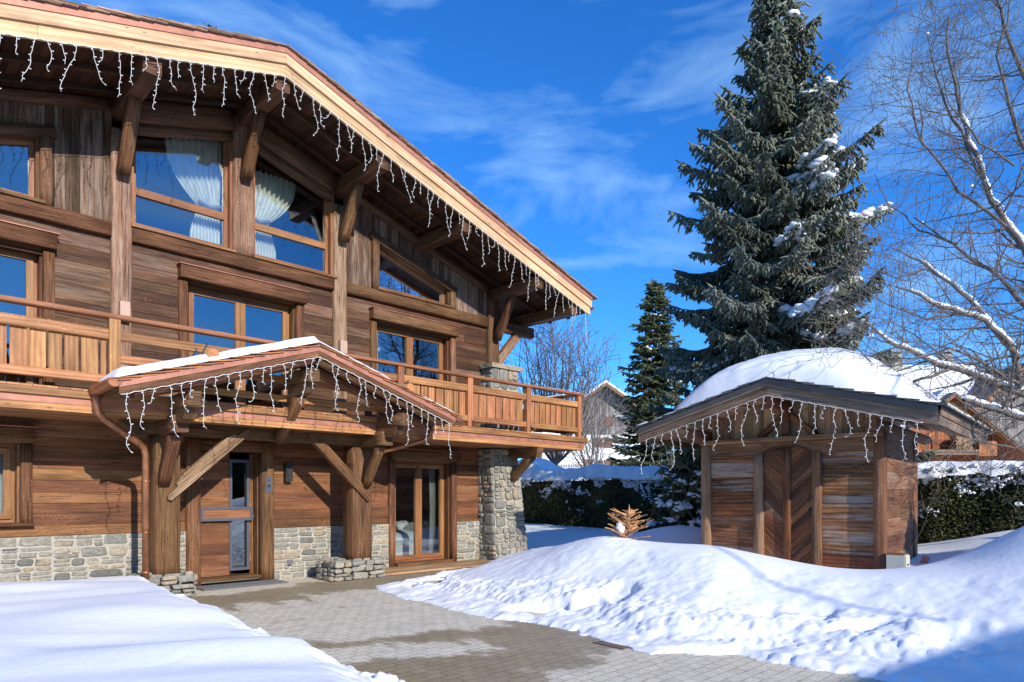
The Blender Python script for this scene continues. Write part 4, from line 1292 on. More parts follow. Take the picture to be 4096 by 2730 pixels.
def height_sheet(name, xs, ys, mat, skip=None, kind='structure', fine=True, drop=None):
    X, Y = np.meshgrid(xs, ys)
    Z = snow_h(X, Y, fine)
    if drop is not None: Z = Z - drop(X, Y)
    ny, nx = X.shape
    ok = Z > -0.085
    cell = ok[:-1, :-1] | ok[1:, :-1] | ok[:-1, 1:] | ok[1:, 1:]
    if skip is not None:
        cx, cy = (X[:-1, :-1] + X[1:, 1:]) / 2, (Y[:-1, :-1] + Y[1:, 1:]) / 2
        cell &= ~skip(cx, cy)
    idx = np.arange(nx * ny).reshape(ny, nx)
    q = np.stack([idx[:-1, :-1], idx[:-1, 1:], idx[1:, 1:], idx[1:, :-1]], -1)[cell]
    used = np.unique(q); remap = -np.ones(nx * ny, int); remap[used] = np.arange(len(used))
    me = bpy.data.meshes.new(name)
    V = np.stack([X.ravel(), Y.ravel(), Z.ravel()], 1)[used]
    me.from_pydata(V.tolist(), [], remap[q].tolist())
    me.polygons.foreach_set('use_smooth', [True] * len(me.polygons))
    me.materials.append(mat)
    o = bpy.data.objects.new(name, me); C.objects.link(o)
    tag(o, None, None, None, kind)
    return o
NX0, NX1, NY0, NY1 = -9.5, 9.0, 3.2, 13.5
def in_house(x, y):
    s = SQ * (x + y); t = D + SQ * (x - y)
    return (s > -1.1) & (s < 11.0) & (t < -0.12)
height_sheet('snow_bank', np.arange(NX0, NX1 + 0.01, 0.0265), np.arange(NY0, NY1 + 0.01, 0.0265), W['snow'], in_house)
def not_near(x, y): return ((x > NX0) & (x < NX1) & (y > NY0) & (y < NY1)) | in_house(x, y)
g1x = np.unique(np.r_[np.arange(-14, NX0, 0.3), NX0, np.arange(NX0, NX1, 0.1), NX1, np.arange(NX1, 34, 0.25)])
g1y = np.unique(np.r_[np.arange(-6, NY0, 0.3), NY0, NY1, np.arange(NY1, 30, 0.2)])
height_sheet('snow_ground', g1x, g1y, W['snow'], not_near, drop=lambda X, Y: 0.012 * ((X > NX0 - .01) & (X < NX1 + .01) & (Y > NY0 - .01) & (Y < NY1 + .01)))
def not_mid(x, y): return (x > -14) & (x < 33.8) & (y > -6) & (y < 29.8)
g2x = np.unique(np.r_[np.arange(-260, -14, 8), -14, np.arange(-14, 33.9, 1.5), 33.75, np.arange(36, 420, 8)])
g2y = np.unique(np.r_[np.arange(-200, -6, 8), -6, np.arange(-6, 29.9, 1.5), 29.8, np.arange(31, 120, 3), np.arange(120, 500, 12)])
height_sheet('snow_field', g2x, g2y, W['snow'], not_mid, fine=False, drop=lambda X, Y: 0.03)

# paving and the strip of decking
b = MB(CH)
n = 60
xs = np.linspace(-4, 16, n); ys = np.linspace(-0.4, 16, n)
for i in range(n - 1):
    for j in range(n - 1):
        x0, x1, y0, y1 = xs[i], xs[i + 1], ys[j], ys[j + 1]
        b.poly([(x0, y0, 0), (x1, y0, 0), (x1, y1, 0), (x0, y1, 0)], [(x0, y0), (x1, y0), (x1, y1), (x0, y1)])
b.build('paving', W['paving'], kind='structure')
b = MB(CH)
x = 7.45
y = 0.03
while y < 0.92:
    b.box(7.36, 10.7, y, y + 0.115, 0.012, 0.05, 0)
    y += 0.12
b.box(7.34, 7.36, 0.03, 0.93, 0.004, 0.05, 1)
tag(b.build('wooden_decking', W['deck']), kind='structure')
b = MB(CH)
y = 0.10
b.box(4.15, 5.62, 0.10, 0.58, 0.004, 0.016, 0)
y = 0.12
while y < 0.56:
    b.box(4.17, 5.60, y, y + 0.011, 0.016, 0.028, 0); y += 0.022
tag(b.build('door_mat', W['mat_fibre']), 'grey ribbed mat on the wet paving before the front door', 'door mat')
b = MB(Matrix.Translation((1.02, 6.93, 0)) @ Matrix.Rotation(R(-50), 4, 'Z') @ Matrix.Diagonal((0.7, 0.8, 0.6, 1)))
for k in range(14):
    b.box(-0.28 + k * 0.04, -0.255 + k * 0.04, -0.05, 0.07, 0.004, 0.014)
b.box(-0.30, 0.30, -0.065, -0.05, 0.004, 0.016); b.box(-0.30, 0.30, 0.07, 0.085, 0.004, 0.016)
tag(b.build('drain_grate', plain('rusty_iron', (0.13, 0.09, 0.065), 0.8, 0, 0.3, 20)), 'rusty drain grate at the foot of the snow bank', 'drain')

# ================================================================== SHED
SX0, SX1, SR = -5.72, -2.58, -4.18
def rf(x): return 3.23 - 0.275 * abs(x - SR)
def sh_world(x, y, z=0): return tuple(SH @ Vector((x, y, z)))
shed = thing('garden_shed', 'small weathered wooden shed with arched double door under a snowy roof', 'shed', sh_world(-4.15, -1.3, 0.25), -TH)
def sbeam(name, p0, p1, w, h, mat, up=(0, 0, 1), bev=0.015, n=6, jit=0.003, par=None):
    b = MB(SH); b.beam(p0, p1, w, h, up=up, bev=bev, n=n, jit=jit)
    return b.build(name, W[mat], par or shed)
for x in (-5.635, -2.665):
    sbeam('corner_post', (x, -0.085, 0.1), (x, -0.085, 2.60), 0.17, 0.17, 'shed_post', up=(0, 1, 0), n=10)
for x in (-5.635, -2.665):
    sbeam('corner_post', (x, -2.4, 0.1), (x, -2.4, 2.60), 0.17, 0.30, 'shed_post', up=(0, 1, 0))
sbeam('jamb_post', (-4.63, -0.06, 0.2), (-4.63, -0.06, 2.29), 0.17, 0.10, 'shed_post', up=(0, 1, 0), n=8)
sbeam('jamb_post', (-3.63, -0.05, 0.2), (-3.63, -0.05, 2.29), 0.145, 0.10, 'shed_post', up=(0, 1, 0), n=8)
# boarded panels
def sboards(x0, x1, z0, z1, y, hmin, hmax, mat, name):
    b = MB(SH); z = z0
    while z < z1 - 0.02:
        h = rng.uniform(hmin, hmax)
        if z + h > z1 - 0.08: h = z1 - z
        yy = y + rng.uniform(-0.008, 0.008)
        b.box(x0, x1, yy - 0.04, yy, z + 0.002, z + h - 0.003, 0)
        z += h
    return b.build(name, W[mat], shed)
sboards(-5.55, -4.715, 0.1, 2.28, -0.09, 0.14, 0.30, 'shed', 'wall_panel')
sboards(-3.557, -2.75, 0.1, 2.28, -0.09, 0.14, 0.30, 'shed', 'wall_panel')
# side walls, board by board
for xx, nm in ((-2.62, 'side_wall'), (-5.68, 'side_wall')):
    b = MB(SH); z = 0.1
    while z < 2.6:
        h = min(rng.uniform(0.18, 0.32), 2.62 - z)
        y = xx + rng.uniform(-0.006, 0.006)
        b.box(y - 0.02, y + 0.02, -2.25, -0.17, z + 0.002, z + h - 0.002, 1)
        z += h
    b.build(nm, W['shed_post'], shed)
b = MB(SH); b.box(-5.6, -2.7, -2.5, -2.45, 0.1, 2.6); b.build('back_wall', W['shed_post'], shed)
# head of the wall: arched board, capping beam
b = MB(SH)
arc = [(-4.14 + 0.435 * math.cos(math.pi * k / 14), 2.255 + 0.165 * math.sin(math.pi * k / 14)) for k in range(15)]
pts = [(-5.55, 2.28), (-4.575, 2.28)] + arc[::-1] + [(-3.705, 2.28), (-2.75, 2.28), (-2.75, 2.495), (-5.55, 2.495)]
# split into quads over the arch to keep the faces convex
uo = rng.uniform(0, 9)
def qd(p):
    b.prism(p, 1, -0.075, -0.035, r=0.35, grain_uv=lambda q: (q[0] + 4, q[1] + 3))
qd([(-5.55, 2.28), (-4.575, 2.28), (-4.575, 2.495), (-5.55, 2.495)])
qd([(-3.705, 2.28), (-2.75, 2.28), (-2.75, 2.495), (-3.705, 2.495)])
for p, q in zip(arc[::-1], arc[::-1][1:]):
    qd([(p[0], max(p[1], 2.26)), (q[0], max(q[1], 2.26)), (q[0], 2.495), (p[0], 2.495)])
b.build('lintel', W['shed_post'], shed)
sbeam('head_beam', (-5.72, -0.03, 2.545), (-2.60, -0.03, 2.545), 0.16, 0.09, 'shed_post', n=10)
b = MB(SH)
b.tube([(p[0], -0.03, p[1]) for p in [(-4.575, 2.0), (-4.575, 2.255)] + arc[::-1][1:-1] + [(-3.705, 2.255), (-3.705, 2.0)]], 0.016, 6)
b.build('arch_moulding', W['shed_post'], shed)
# double door
for sg, x0, x1 in ((1, -4.56, -4.205), (-1, -4.075, -3.715)):
    b = MB(SH)
    # diagonal boards clipped to the leaf
    w = 0.105
    k = -8
    L = x1 - x0
    for k in range(-6, 30):
        # board centre line z = z0 + slope*(x - x0)
        zc = k * 0.145
        if sg > 0: pl0, pl1 = zc + L * 0.95, zc
        else: pl0, pl1 = zc, zc + L * 0.95
        q = [(x0, pl0), (x1, pl1), (x1, pl1 + 0.142), (x0, pl0 + 0.142)]
        if True: 
            if min(pl0, pl1) > 2.40: continue
            q = [(a, min(z_, 2.46)) for a, z_ in q]
        yy = -0.085 + rng.uniform(-0.003, 0.003)
        s = rng.random(); dx = Vector((1, (pl1 - pl0) / L)).normalized()
        b.prism(q, 1, yy - 0.03, yy, r=s, grain_uv=lambda p, dx=dx, k=k: (p[0] * dx.x + p[1] * dx.y, -p[0] * dx.y + p[1] * dx.x + k * 1.3))
    b.build('door_leaf', W['shed_door'], shed)
sbeam('door_stile', (-4.14, -0.07, 0.15), (-4.14, -0.07, 2.40), 0.125, 0.05, 'shed_door', up=(0, 1, 0), bev=0.01)
b = MB(SH); b.blob((-3.755, -0.075, 1.29), 0.028, 0.012, 0.05, 10, 6, 0.02); b.tube([(-3.765, -0.07, 1.42), (-3.768, -0.045, 1.45), (-3.755, -0.045, 1.52), (-3.765, -0.07, 1.56)], 0.006, 6)
b.build('lock_plate', W['iron'], shed)
# gable boards, king post, struts
b = MB(SH); x = -5.7
while x < -2.62:
    w = rng.uniform(0.14, 0.24); c = min(x + w, -2.60)
    y = -0.20 + rng.uniform(-0.004, 0.004)
    b.hexa([(x + .003, y - 0.03, 2.5), (c - .003, y - 0.03, 2.5), (c - .003, y, 2.5), (x + .003, y, 2.5), (x + .003, y - 0.03, rf(x) + 0.1), (c - .003, y - 0.03, rf(c) + 0.1), (c - .003, y, rf(c) + 0.1), (x + .003, y, rf(x) + 0.1)], 2)
    x = c
b.build('gable_boards', W['shed_gable'], shed)
sbeam('king_post', (-4.16, -0.10, 2.59), (-4.16, -0.10, 3.10), 0.12, 0.10, 'shed_post', up=(0, 1, 0))
sbeam('strut', (-4.20, -0.13, 2.98), (-4.64, -0.13, 2.60), 0.10, 0.10, 'shed_door', up=(0, 1, 0))
sbeam('strut', (-4.12, -0.13, 2.98), (-3.68, -0.13, 2.60), 0.10, 0.10, 'shed_door', up=(0, 1, 0))
sbeam('ridge_purlin', (SR, 0.66, 3.10), (SR, -4.3, 3.10), 0.18, 0.18, 'bgold')
for x in (-5.66, -2.68):
    b = MB(SH)
    b.beam((x, 0.50, 2.68), (x, -4.0, 2.68), 0.17, 0.17, bev=0.035, n=8, jit=0.006)
    b.build('wall_plate', W['shed_post'], shed)
# roof
b = MB(SH)
for sg in (1, -1):
    s0, s1 = SR, SR + sg * 2.43
    b.hexa([(s0, -4.5, rf(s0) + 0.14), (s1, -4.5, rf(s1) + 0.14), (s1, 0.72, rf(s1) + 0.14), (s0, 0.72, rf(s0) + 0.14),
            (s0, -4.5, rf(s0) + 0.24), (s1, -4.5, rf(s1) + 0.24), (s1, 0.72, rf(s1) + 0.24), (s0, 0.72, rf(s0) + 0.24)], 0, 0.5)
    # waney-edged soffit boards, overlapping
    d = 0.0; k = 0
    while d < 2.40:
        w = min(0.30, 2.42 - d); k += 1
        n = 26; off = 0.03 if k % 2 else 0.0
        for j in range(n):
            y0, y1 = -4.4 + 5.1 * j / n, -4.4 + 5.1 * (j + 1) / n
            wv = lambda y: 0.022 * math.sin(y * 5 + k * 2.1) + 0.014 * math.sin(y * 11 + k)
            a0, a1 = SR + sg * (d + wv(y0)), SR + sg * (d + wv(y1))
            c0, c1 = SR + sg * min(d + w + 0.05 + wv(y0 + 3), 2.43), SR + sg * min(d + w + 0.05 + wv(y1 + 3), 2.43)
            z = lambda x: rf(x) + 0.11 - off
            b.hexa([(a0, y0, z(a0)), (c0, y0, z(c0)), (c1, y1, z(c1)), (a1, y1, z(a1)), (a0, y0, z(a0) + 0.02), (c0, y0, z(c0) + 0.02), (c1, y1, z(c1) + 0.02), (a1, y1, z(a1) + 0.02)], 1, r=0.3 + 0.1 * (k % 5), uvo=(y0, k * 3.0))
        d += w
sroof = b.build('roof', W['shed_gable'], shed)
def srake(name, z0, z1, y0, y1, mat, ext=0.0):
    for sg in (1, -1):
        p = MB(SH)
        a, c = SR + sg * 0.001, SR + sg * (2.43 + ext)
        p.hexa([(a, y0, rf(a) + z0), (c, y0, rf(c) + z0), (c, y1, rf(c) + z0), (a, y1, rf(a) + z0), (a, y0, rf(a) + z1), (c, y0, rf(c) + z1), (c, y1, rf(c) + z1), (a, y1, rf(a) + z1)], 0)
        p.build(name, W[mat], sroof)
srake('fascia_board', 0.0, 0.155, 0.72, 0.75, 'shed_grey')
srake('fascia_board', 0.145, 0.20, 0.751, 0.775, 'shed_grey', 0.01)
srake('zinc_flashing', 0.185, 0.275, 0.776, 0.788, 'zinc', 0.015)
for sg in (1, -1):
    p = MB(SH); x = SR + sg * 2.43
    z = rf(x)
    for (z0, z1, o0, o1, mt) in ((0.0, 0.15, 0.0, 0.03, 'shed_grey'), (0.14, 0.23, 0.031, 0.05, 'shed_grey')):
        p.box(*sorted((x + sg * o0, x + sg * o1)), -4.5, 0.75, z + z0, z + z1, 1)
    p.build('eave_board', W['shed_grey'], sroof)
    p = MB(SH); p.box(*sorted((x + sg * 0.051, x + sg * 0.062)), -4.5, 0.79, z + 0.22, z + 0.34, 1)
    p.build('zinc_flashing', W['zinc'], sroof)
b = MB(SH)
for sg in (1, -1):
    for k in range(9):
        for lay in (0, 1):
            d0 = k * 0.29 + lay * 0.12; d1 = min(d0 + 0.36, 2.56)
            if d0 > 2.45: continue
            a, c = SR + sg * d0, SR + sg * d1
            za, zc = rf(a) + 0.275 + lay * 0.006, rf(c) + 0.295 + lay * 0.015
            e = 0.81 + rng.uniform(0, 0.02)
            b.hexa([(a, -4.52, za), (c, -4.52, zc), (c, e, zc), (a, e, za), (a, -4.52, za + 0.013), (c, -4.52, zc + 0.016), (c, e, zc + 0.016), (a, e, za + 0.013)], 0)
b.build('shingles', W['shingle_grey'], sroof)
b = MB(SH)
y = -4.4
while y < 0.75:
    b.blob((SR + 2.52, y, rf(SR + 2.5) + 0.335), 0.05, 0.06, 0.03, 6, 4, 0.3); y += 0.055
b.build('moss', W['moss'], sroof)

# snow lying on the shed roof
def snow_cap(name, M, xs, ys, top, thick, label, mat='snow_fine', rag=0.0):
    b = MB(M)
    nx, ny = len(xs), len(ys)
    T = [[max(0.0, thick(x, y)) for x in xs] for y in ys]
    i = 0
    def P(ix, iy, up):
        x, y = xs[ix], ys[iy]
        return (x, y, top(x, y) + (T[iy][ix] if up else -0.004))
    for up in (True, False):
        for iy in range(ny):
            for ix in range(nx):
                b.v.append(tuple(b.P(P(ix, iy, up))))
    N = nx * ny
    def F(q): b.f.append(q); b.uv.append([(0, 0)] * len(q)); b.r.append(0.5); b.sm.append(True)
    for iy in range(ny - 1):
        for ix in range(nx - 1):
            a = iy * nx + ix
            if max(T[iy][ix], T[iy][ix + 1], T[iy + 1][ix], T[iy + 1][ix + 1]) <= 0.0: continue
            F((a, a + 1, a + nx + 1, a + nx)); F((N + a, N + a + nx, N + a + nx + 1, N + a + 1))
    for ix in range(nx - 1):
        for iy in (0, ny - 1):
            a = iy * nx + ix
            if max(T[iy][ix], T[iy][ix + 1]) > 0: F((a, a + 1, N + a + 1, N + a))
    for iy in range(ny - 1):
        for ix in (0, nx - 1):
            a = iy * nx + ix
            if max(T[iy][ix], T[iy + 1][ix]) > 0: F((a, a + nx, N + a + nx, N + a))
    o = b.build(name, W[mat])
    tag(o, label, 'snow', None, 'stuff')
    return o
def fb(x, y, sd=0): return float(fbm(np.array(x), np.array(y), sd, 4))
def s1(a, b_, x):
    t = min(1, max(0, (x - a) / (b_ - a))); return t * t * (3 - 2 * t)
def dome(x, y):
    d = 0.80 - y                                   # metres behind the front rake
    q = (x - SR)
    fr = (min(1.0, max(0.0, d + 0.02 + 0.10 * fb(x * 1.3, 2.0, 14)) / 1.7)) ** 0.5
    back = 1 - s1(4.7, 5.35, d) * 0.7
    edge = s1(0.0, 0.08, d) * s1(0.0, 0.06, 2.60 - abs(q))
    h = (0.67 * fr * back - 0.175 * abs(q + 0.06) ** 2.5) + 0.275 * abs(q)
    h = max(0.0, h) if abs(q) < 2.3 else 0.0
    t = 0.06 * edge + h * (1 - s1(1.9, 2.25, abs(q))) + 0.025 * fb(x * 3, y * 3, 4) * edge + 0.012 * fb(x * 11, y * 11, 6) * edge
    return t if edge > 0 else 0.0
snow_cap('snow_cap', SH, [SR - 2.56 + 5.12 * k / 110 for k in range(111)], [-4.5 + 5.31 * k / 110 for k in range(111)],
         lambda x, y: rf(x) + 0.300, dome, 'thick rounded snow dome on the garden shed roof')

# junction box and duct beside the shed
cab = thing('electric_cabinet', 'cream electric cabinet against the shed corner, half buried in snow', 'cabinet', sh_world(-2.4, -0.1, 0.1), -TH)
b = MB(SH); b.box(-2.55, -2.29, -0.24, 0.06, 0.05, 0.61)
b.build('cabinet_body', W['cream'], cab)
b = MB(SH); b.box(-2.288, -2.276, -0.225, 0.045, 0.10, 0.60); cd = b.build('cabinet_door', W['cream'], cab)
b = MB(SH)
rr = random.Random(4)
for k in range(9):
    y = -0.03 - k * 0.014
    b.box(-2.276, -2.273, y - 0.009, y, 0.435 + rr.uniform(0, 0.02), 0.462 + rr.uniform(0, 0.015))
b.build('lettering', W['black'], cd)
b = MB(SH); b.blob((-2.274, -0.12, 0.385), 0.003, 0.022, 0.022, 7, 5, 0.3); b.blob((-2.274, -0.15, 0.35), 0.003, 0.014, 0.02, 7, 5, 0.3)
b.build('emblem', plain('emblem_green', (0.12, 0.3, 0.05), 0.6), cd)
b = MB(SH); b.box(-2.57, -2.31, -0.24, 0.05, 0.612, 0.63); b.build('cabinet_lid', W['shed_post'], cab)
b = MB(SH)
b.tube([(-2.32, -1.75, 0.42), (-2.40, -1.83, 0.20), (-2.45, -1.9, 0.0)][::-1], 0.055, 12)
b.tube([(-2.325, -1.755, 0.41), (-2.30, -1.73, 0.455)], 0.062, 12)
tag(b.build('duct_pipe', W['pink']), 'pink plastic duct sticking out of the snow beside the shed', 'pipe')

# ================================================================== ICICLE LIGHTS
def light_string(name, label, M, path, n, spacing, group, wires, seed, lmin=0.2, lmax=0.62, root_loc=None, rz=0.0):
    """path(d) -> point on the rake; strands hang every 'spacing' metres."""
    rg = random.Random(seed)
    root = thing(name, label, 'string lights', root_loc, rz, group)
    b = MB(M); pts = []
    L = n * spacing
    for k in range(n * 3 + 1):
        d = k * spacing / 3
        p = Vector(path(d)); p.z += -0.012 * math.sin(math.pi * ((k % 3) / 3)) - 0.004 * rg.random(); p.y += 0.012
        pts.append(p)
    b.tube(pts, 0.0055, 5); 
    b.build('cable', W['wire'], root)
    pat = [0.72, 0.48, 0.27]
    for k in range(n):
        p = Vector(path((k + 0.5) * spacing + rg.uniform(-0.03, 0.03))); p.y += 0.014
        ln = pat[k % 3] * rg.uniform(0.9, 1.12)
        b = MB(M)
        q = [p.copy()]; ang = rg.uniform(-0.2, 0.2); z = 0
        m = max(4, int(ln / 0.045))
        for j in range(m):
            ang = ang * 0.55 + rg.uniform(-0.34, 0.34)
            if j > m - 3: ang += rg.uniform(-0.7, 0.7)
            q.append(q[-1] + Vector((math.sin(ang) * 0.045, rg.uniform(-0.006, 0.006), -math.cos(ang) * 0.045)))
        b.tube(q, 0.0038, 4)
        for j in range(1, len(q), 2):
            sgn = rg.choice((-1, 1))
            e = q[j] + Vector((sgn * rg.uniform(0.018, 0.032), 0.006, rg.uniform(-0.02, 0.012)))
            b.tube([q[j], e], [0.0045, 0.0075], 5)
        b.build('strand', W['wire'], root)
    return root
light_string('icicle_lights', 'white icicle lights hanging along the main gable roof edge', CH,
             lambda d: (-2.66 + d, 1.655, soff(-2.66 + d) - 0.075), 97, 0.158, None, None, 5, root_loc=tuple(CH @ Vector((6.7, 1.65, 7.7))), rz=R(45))
light_string('icicle_lights', 'white icicle lights hanging from the small entrance porch gable', CH,
             lambda d: (2.47 + d, 2.412, pf(2.47 + d) - 0.004), 34, 0.158, None, None, 6, 0.16, 0.5, root_loc=tuple(CH @ Vector((PR, 2.41, 3.6))), rz=R(45))
light_string('icicle_lights', 'white icicle lights hanging from the shed roof edge', SH,
             lambda d: (-6.5 + d, 0.79, rf(-6.5 + d) - 0.004), 29, 0.158, None, None, 8, 0.18, 0.58, root_loc=sh_world(SR, 0.78, 3.2), rz=-TH)

# ================================================================== VEGETATION
def np_mesh(name, V, Q, rnd, mat, parent=None, smooth=True, tri=False):
    me = bpy.data.meshes.new(name)
    inv = ROOT_INV.get(parent.name, ID) if parent else ID
    A = np.array(inv)
    V = V @ A[:3, :3].T + A[:3, 3]
    nv, nf, k = len(V), len(Q), Q.shape[1]
    me.vertices.add(nv); me.vertices.foreach_set('co', V.astype(np.float32).ravel())
    me.loops.add(nf * k); me.loops.foreach_set('vertex_index', Q.astype(np.int32).ravel())
    me.polygons.add(nf); me.polygons.foreach_set('loop_start', np.arange(0, nf * k, k, dtype=np.int32))
    me.update(calc_edges=True)
    me.polygons.foreach_set('use_smooth', np.full(nf, smooth))
    at = me.attributes.new('rnd', 'FLOAT', 'FACE'); at.data.foreach_set('value', rnd.astype(np.float32))
    me.materials.append(mat)
    o = bpy.data.objects.new(name, me); C.objects.link(o)
    if parent: o.parent = parent
    return o
def spindles(p0, p1, rad, rnd, sides=4, prof=((0.0, 0.55), (0.35, 1.0), (0.8, 0.75), (1.0, 0.08))):
    """many tapered bottle-brush twigs at once."""
    p0, p1 = np.asarray(p0, float), np.asarray(p1, float)
    n = len(p0); d = p1 - p0; L = np.linalg.norm(d, axis=1, keepdims=True) + 1e-9; d = d / L
    ref = np.where(np.abs(d[:, 2:3]) < 0.9, np.array([[0, 0, 1.0]]), np.array([[1.0, 0, 0]]))
    s = np.cross(d, ref); s /= np.linalg.norm(s, axis=1, keepdims=True); u = np.cross(s, d)
    rad = np.asarray(rad).reshape(-1, 1); m = len(prof)
    V = np.zeros((n, m, sides, 3))
    for i, (f, k) in enumerate(prof):
        for j in range(sides):
            a = 2 * math.pi * j / sides + i * 0.4
            V[:, i, j] = p0 + d * L * f + (s * math.cos(a) + u * math.sin(a)) * rad * k
    base = (np.arange(n) * m * sides)[:, None]
    q = []
    for i in range(m - 1):
        for j in range(sides):
            j2 = (j + 1) % sides
            q.append([i * sides + j, i * sides + j2, (i + 1) * sides + j2, (i + 1) * sides + j])
    q = np.array(q)
    Q = (base[:, :, None] + q[None]).reshape(-1, 4)
    return V.reshape(-1, 3), Q, np.repeat(rnd, len(q))
def frusta(p0, p1, r0, r1, sides=3):
    p0, p1 = np.asarray(p0, float), np.asarray(p1, float)
    n = len(p0); d = p1 - p0; L = np.linalg.norm(d, axis=1, keepdims=True) + 1e-9; d = d / L
    ref = np.where(np.abs(d[:, 2:3]) < 0.9, np.array([[0, 0, 1.0]]), np.array([[1.0, 0, 0]]))
    s = np.cross(d, ref); s /= np.linalg.norm(s, axis=1, keepdims=True); u = np.cross(s, d)
    V = np.zeros((n, 2, sides, 3))
    for i, (p, r) in enumerate(((p0 - d * 0.15 * np.asarray(r0).reshape(-1, 1), r0), (p1, r1))):
        r = np.asarray(r).reshape(-1, 1)
        for j in range(sides):
            a = 2 * math.pi * j / sides
            V[:, i, j] = p + (s * math.cos(a) + u * math.sin(a)) * r
    base = (np.arange(n) * 2 * sides)[:, None]
    q = np.array([[j, (j + 1) % sides, sides + (j + 1) % sides, sides + j] for j in range(sides)])
    Q = (base[:, :, None] + q[None]).reshape(-1, 4)
    return V.reshape(-1, 3), Q, np.full(len(Q), 0.5)

def conifer(name, label, cat, loc, zt, rprof, seed, step, nper, twig, twl, rad, mat, snow=0.0, snowdir=None, droop=0.6, dense=1.0, z0=0.9, upturn=0.15, lean=0.0, snow_size=1.0):
    rg = random.Random(seed); nr = np.random.RandomState(seed)
    root = thing(name, label, cat, loc)
    bx, by, bz = loc
    zs = [p[0] for p in rprof]; rs = [p[1] for p in rprof]
    def radius(z): return float(np.interp(z, zs, rs))
    b = MB(); b.tube([(bx, by, bz - 0.3), (bx + 0.03, by, bz + (zt - bz) * 0.4), (bx, by, zt - 0.4), (bx, by, zt)], [0.02 * (zt - bz), 0.013 * (zt - bz), 0.012, 0.006], 8)
    b.build('trunk', W['bark_dark'], root)
    A0, A1, AR, AN = [], [], [], []
    bar = MB(); sn = MB(); z = z0; layer = 0
    while z < zt - 0.1:
        layer += 1
        R0 = radius(z); n = max(4, int(nper * (0.55 + 0.45 * min(1, R0 / max(rs)))))
        a0 = rg.uniform(0, 6.28)
        for k in range(n):
            az = a0 + 2 * math.pi * k / n + rg.uniform(-0.3, 0.3)
            L = R0 * rg.uniform(0.72, 1.06) * (1 - lean * math.cos(az))
            if rg.random() < 0.10: L = R0 * 1.2
            zz = z + rg.uniform(-step * 0.5, step * 0.5)
            top = (zt - zz) / (zt - z0)
            rise = 0.55 if top < 0.06 else (0.25 if top < 0.15 else -0.02 - droop * 0.25 * min(1, top * 1.6))
            dirv = Vector((math.cos(az), math.sin(az), 0)); side = Vector((-math.sin(az), math.cos(az), 0))
            m = max(3, int(L / 0.35)); pts = []
            for j in range(m + 1):
                f = j / m
                h = rise * L * f - droop * 0.16 * L * math.sin(math.pi * f * 0.8) + upturn * L * max(0, f - 0.55) ** 1.5
                pts.append(Vector((bx, by, zz)) + dirv * (L * f) + Vector((0, 0, h)) + side * (0.04 * L * math.sin(f * 3 + az * 5)))
            bar.tube(pts, [0.012 * L * (1 - 0.85 * j / m) + 0.004 for j in range(m + 1)], 4)
            br_tone = rg.uniform(0.15, 0.85)
            nt = max(4, int(L / twig * dense))
            snowy = snow > 0 and rg.random() < snow * (1.0 if snowdir is None else max(0.08, 0.5 + 0.9 * dirv.dot(snowdir))) and L > 0.5
            for j in range(nt):
                f = 0.10 + 0.90 * (j + rg.random()) / nt
                q = f * m; i0 = min(int(q), m - 1); p = pts[i0].lerp(pts[i0 + 1], q - i0)
                w = twl * (0.45 + 0.8 * math.sin(math.pi * min(1, 0.15 + f * 0.80))) * rg.uniform(0.7, 1.25)
                for sg in (1, -1):
                    d = (side * sg * rg.uniform(0.6, 1.0) + dirv * rg.uniform(0.25, 0.75) + Vector((0, 0, -droop * rg.uniform(0.2, 0.9)))).normalized()
                    e = p + d * w
                    A0.append(p); A1.append(e); AR.append(rad * rg.uniform(0.8, 1.25)); AN.append(br_tone + rg.uniform(-0.15, 0.15))
                    ns = 3 if dense >= 1 else 2
                    for c in range(ns):
                        pp = p.lerp(e, rg.uniform(0.15, 0.95))
                        dd = (d * 0.5 + Vector((rg.uniform(-1, 1), rg.uniform(-1, 1), -droop * rg.uniform(0.4, 2.0) + 0.25))).normalized()
                        A0.append(pp); A1.append(pp + dd * w * rg.uniform(0.35, 0.65)); AR.append(rad * rg.uniform(0.7, 1.0)); AN.append(br_tone + rg.uniform(-0.25, 0.2))
                if snowy and f > 0.35 and rg.random() < 0.85:
                    sc = snow_size * rg.uniform(0.6, 1.15) * (0.5 + 0.5 * min(1, L / 2))
                    wv = side * rg.uniform(-0.5, 0.5) * w
                    for c in range(3):
                        sn.blob(p + wv + Vector((rg.uniform(-.1, .1), rg.uniform(-.1, .1), 0.04 - 0.05 * c)) * sc, 0.15 * sc * rg.uniform(0.5, 1.1), 0.13 * sc * rg.uniform(0.5, 1.1), 0.085 * sc * rg.uniform(0.6, 1.2), 7, 5, 0.30, flat=0.4)
            e = pts[-1] + (pts[-1] - pts[-2]).normalized() * 0.18
            A0.append(pts[-2]); A1.append(e); AR.append(rad); AN.append(br_tone)
        z += step * (0.6 + 0.4 * min(1, R0 / 1.5))
    # leader shoots
    for k in range(10):
        p = Vector((bx, by, zt - 0.5 + 0.05 * k)); a = rg.uniform(0, 6.28)
        A0.append(p); A1.append(p + Vector((math.cos(a) * 0.25, math.sin(a) * 0.25, 0.35))); AR.append(rad * 0.8); AN.append(0.6)
    V, Q, rn = spindles([tuple(a) for a in A0], [tuple(a) for a in A1], AR, np.clip(np.array(AN), 0, 1))
    np_mesh('foliage', V, Q, rn, mat, root)
    bar.build('branches', W['bark_dark'], root, recalc=False)
    if sn.v: sn.build('snow', W['snow_fine'], root, recalc=False, kind='stuff')
    return root

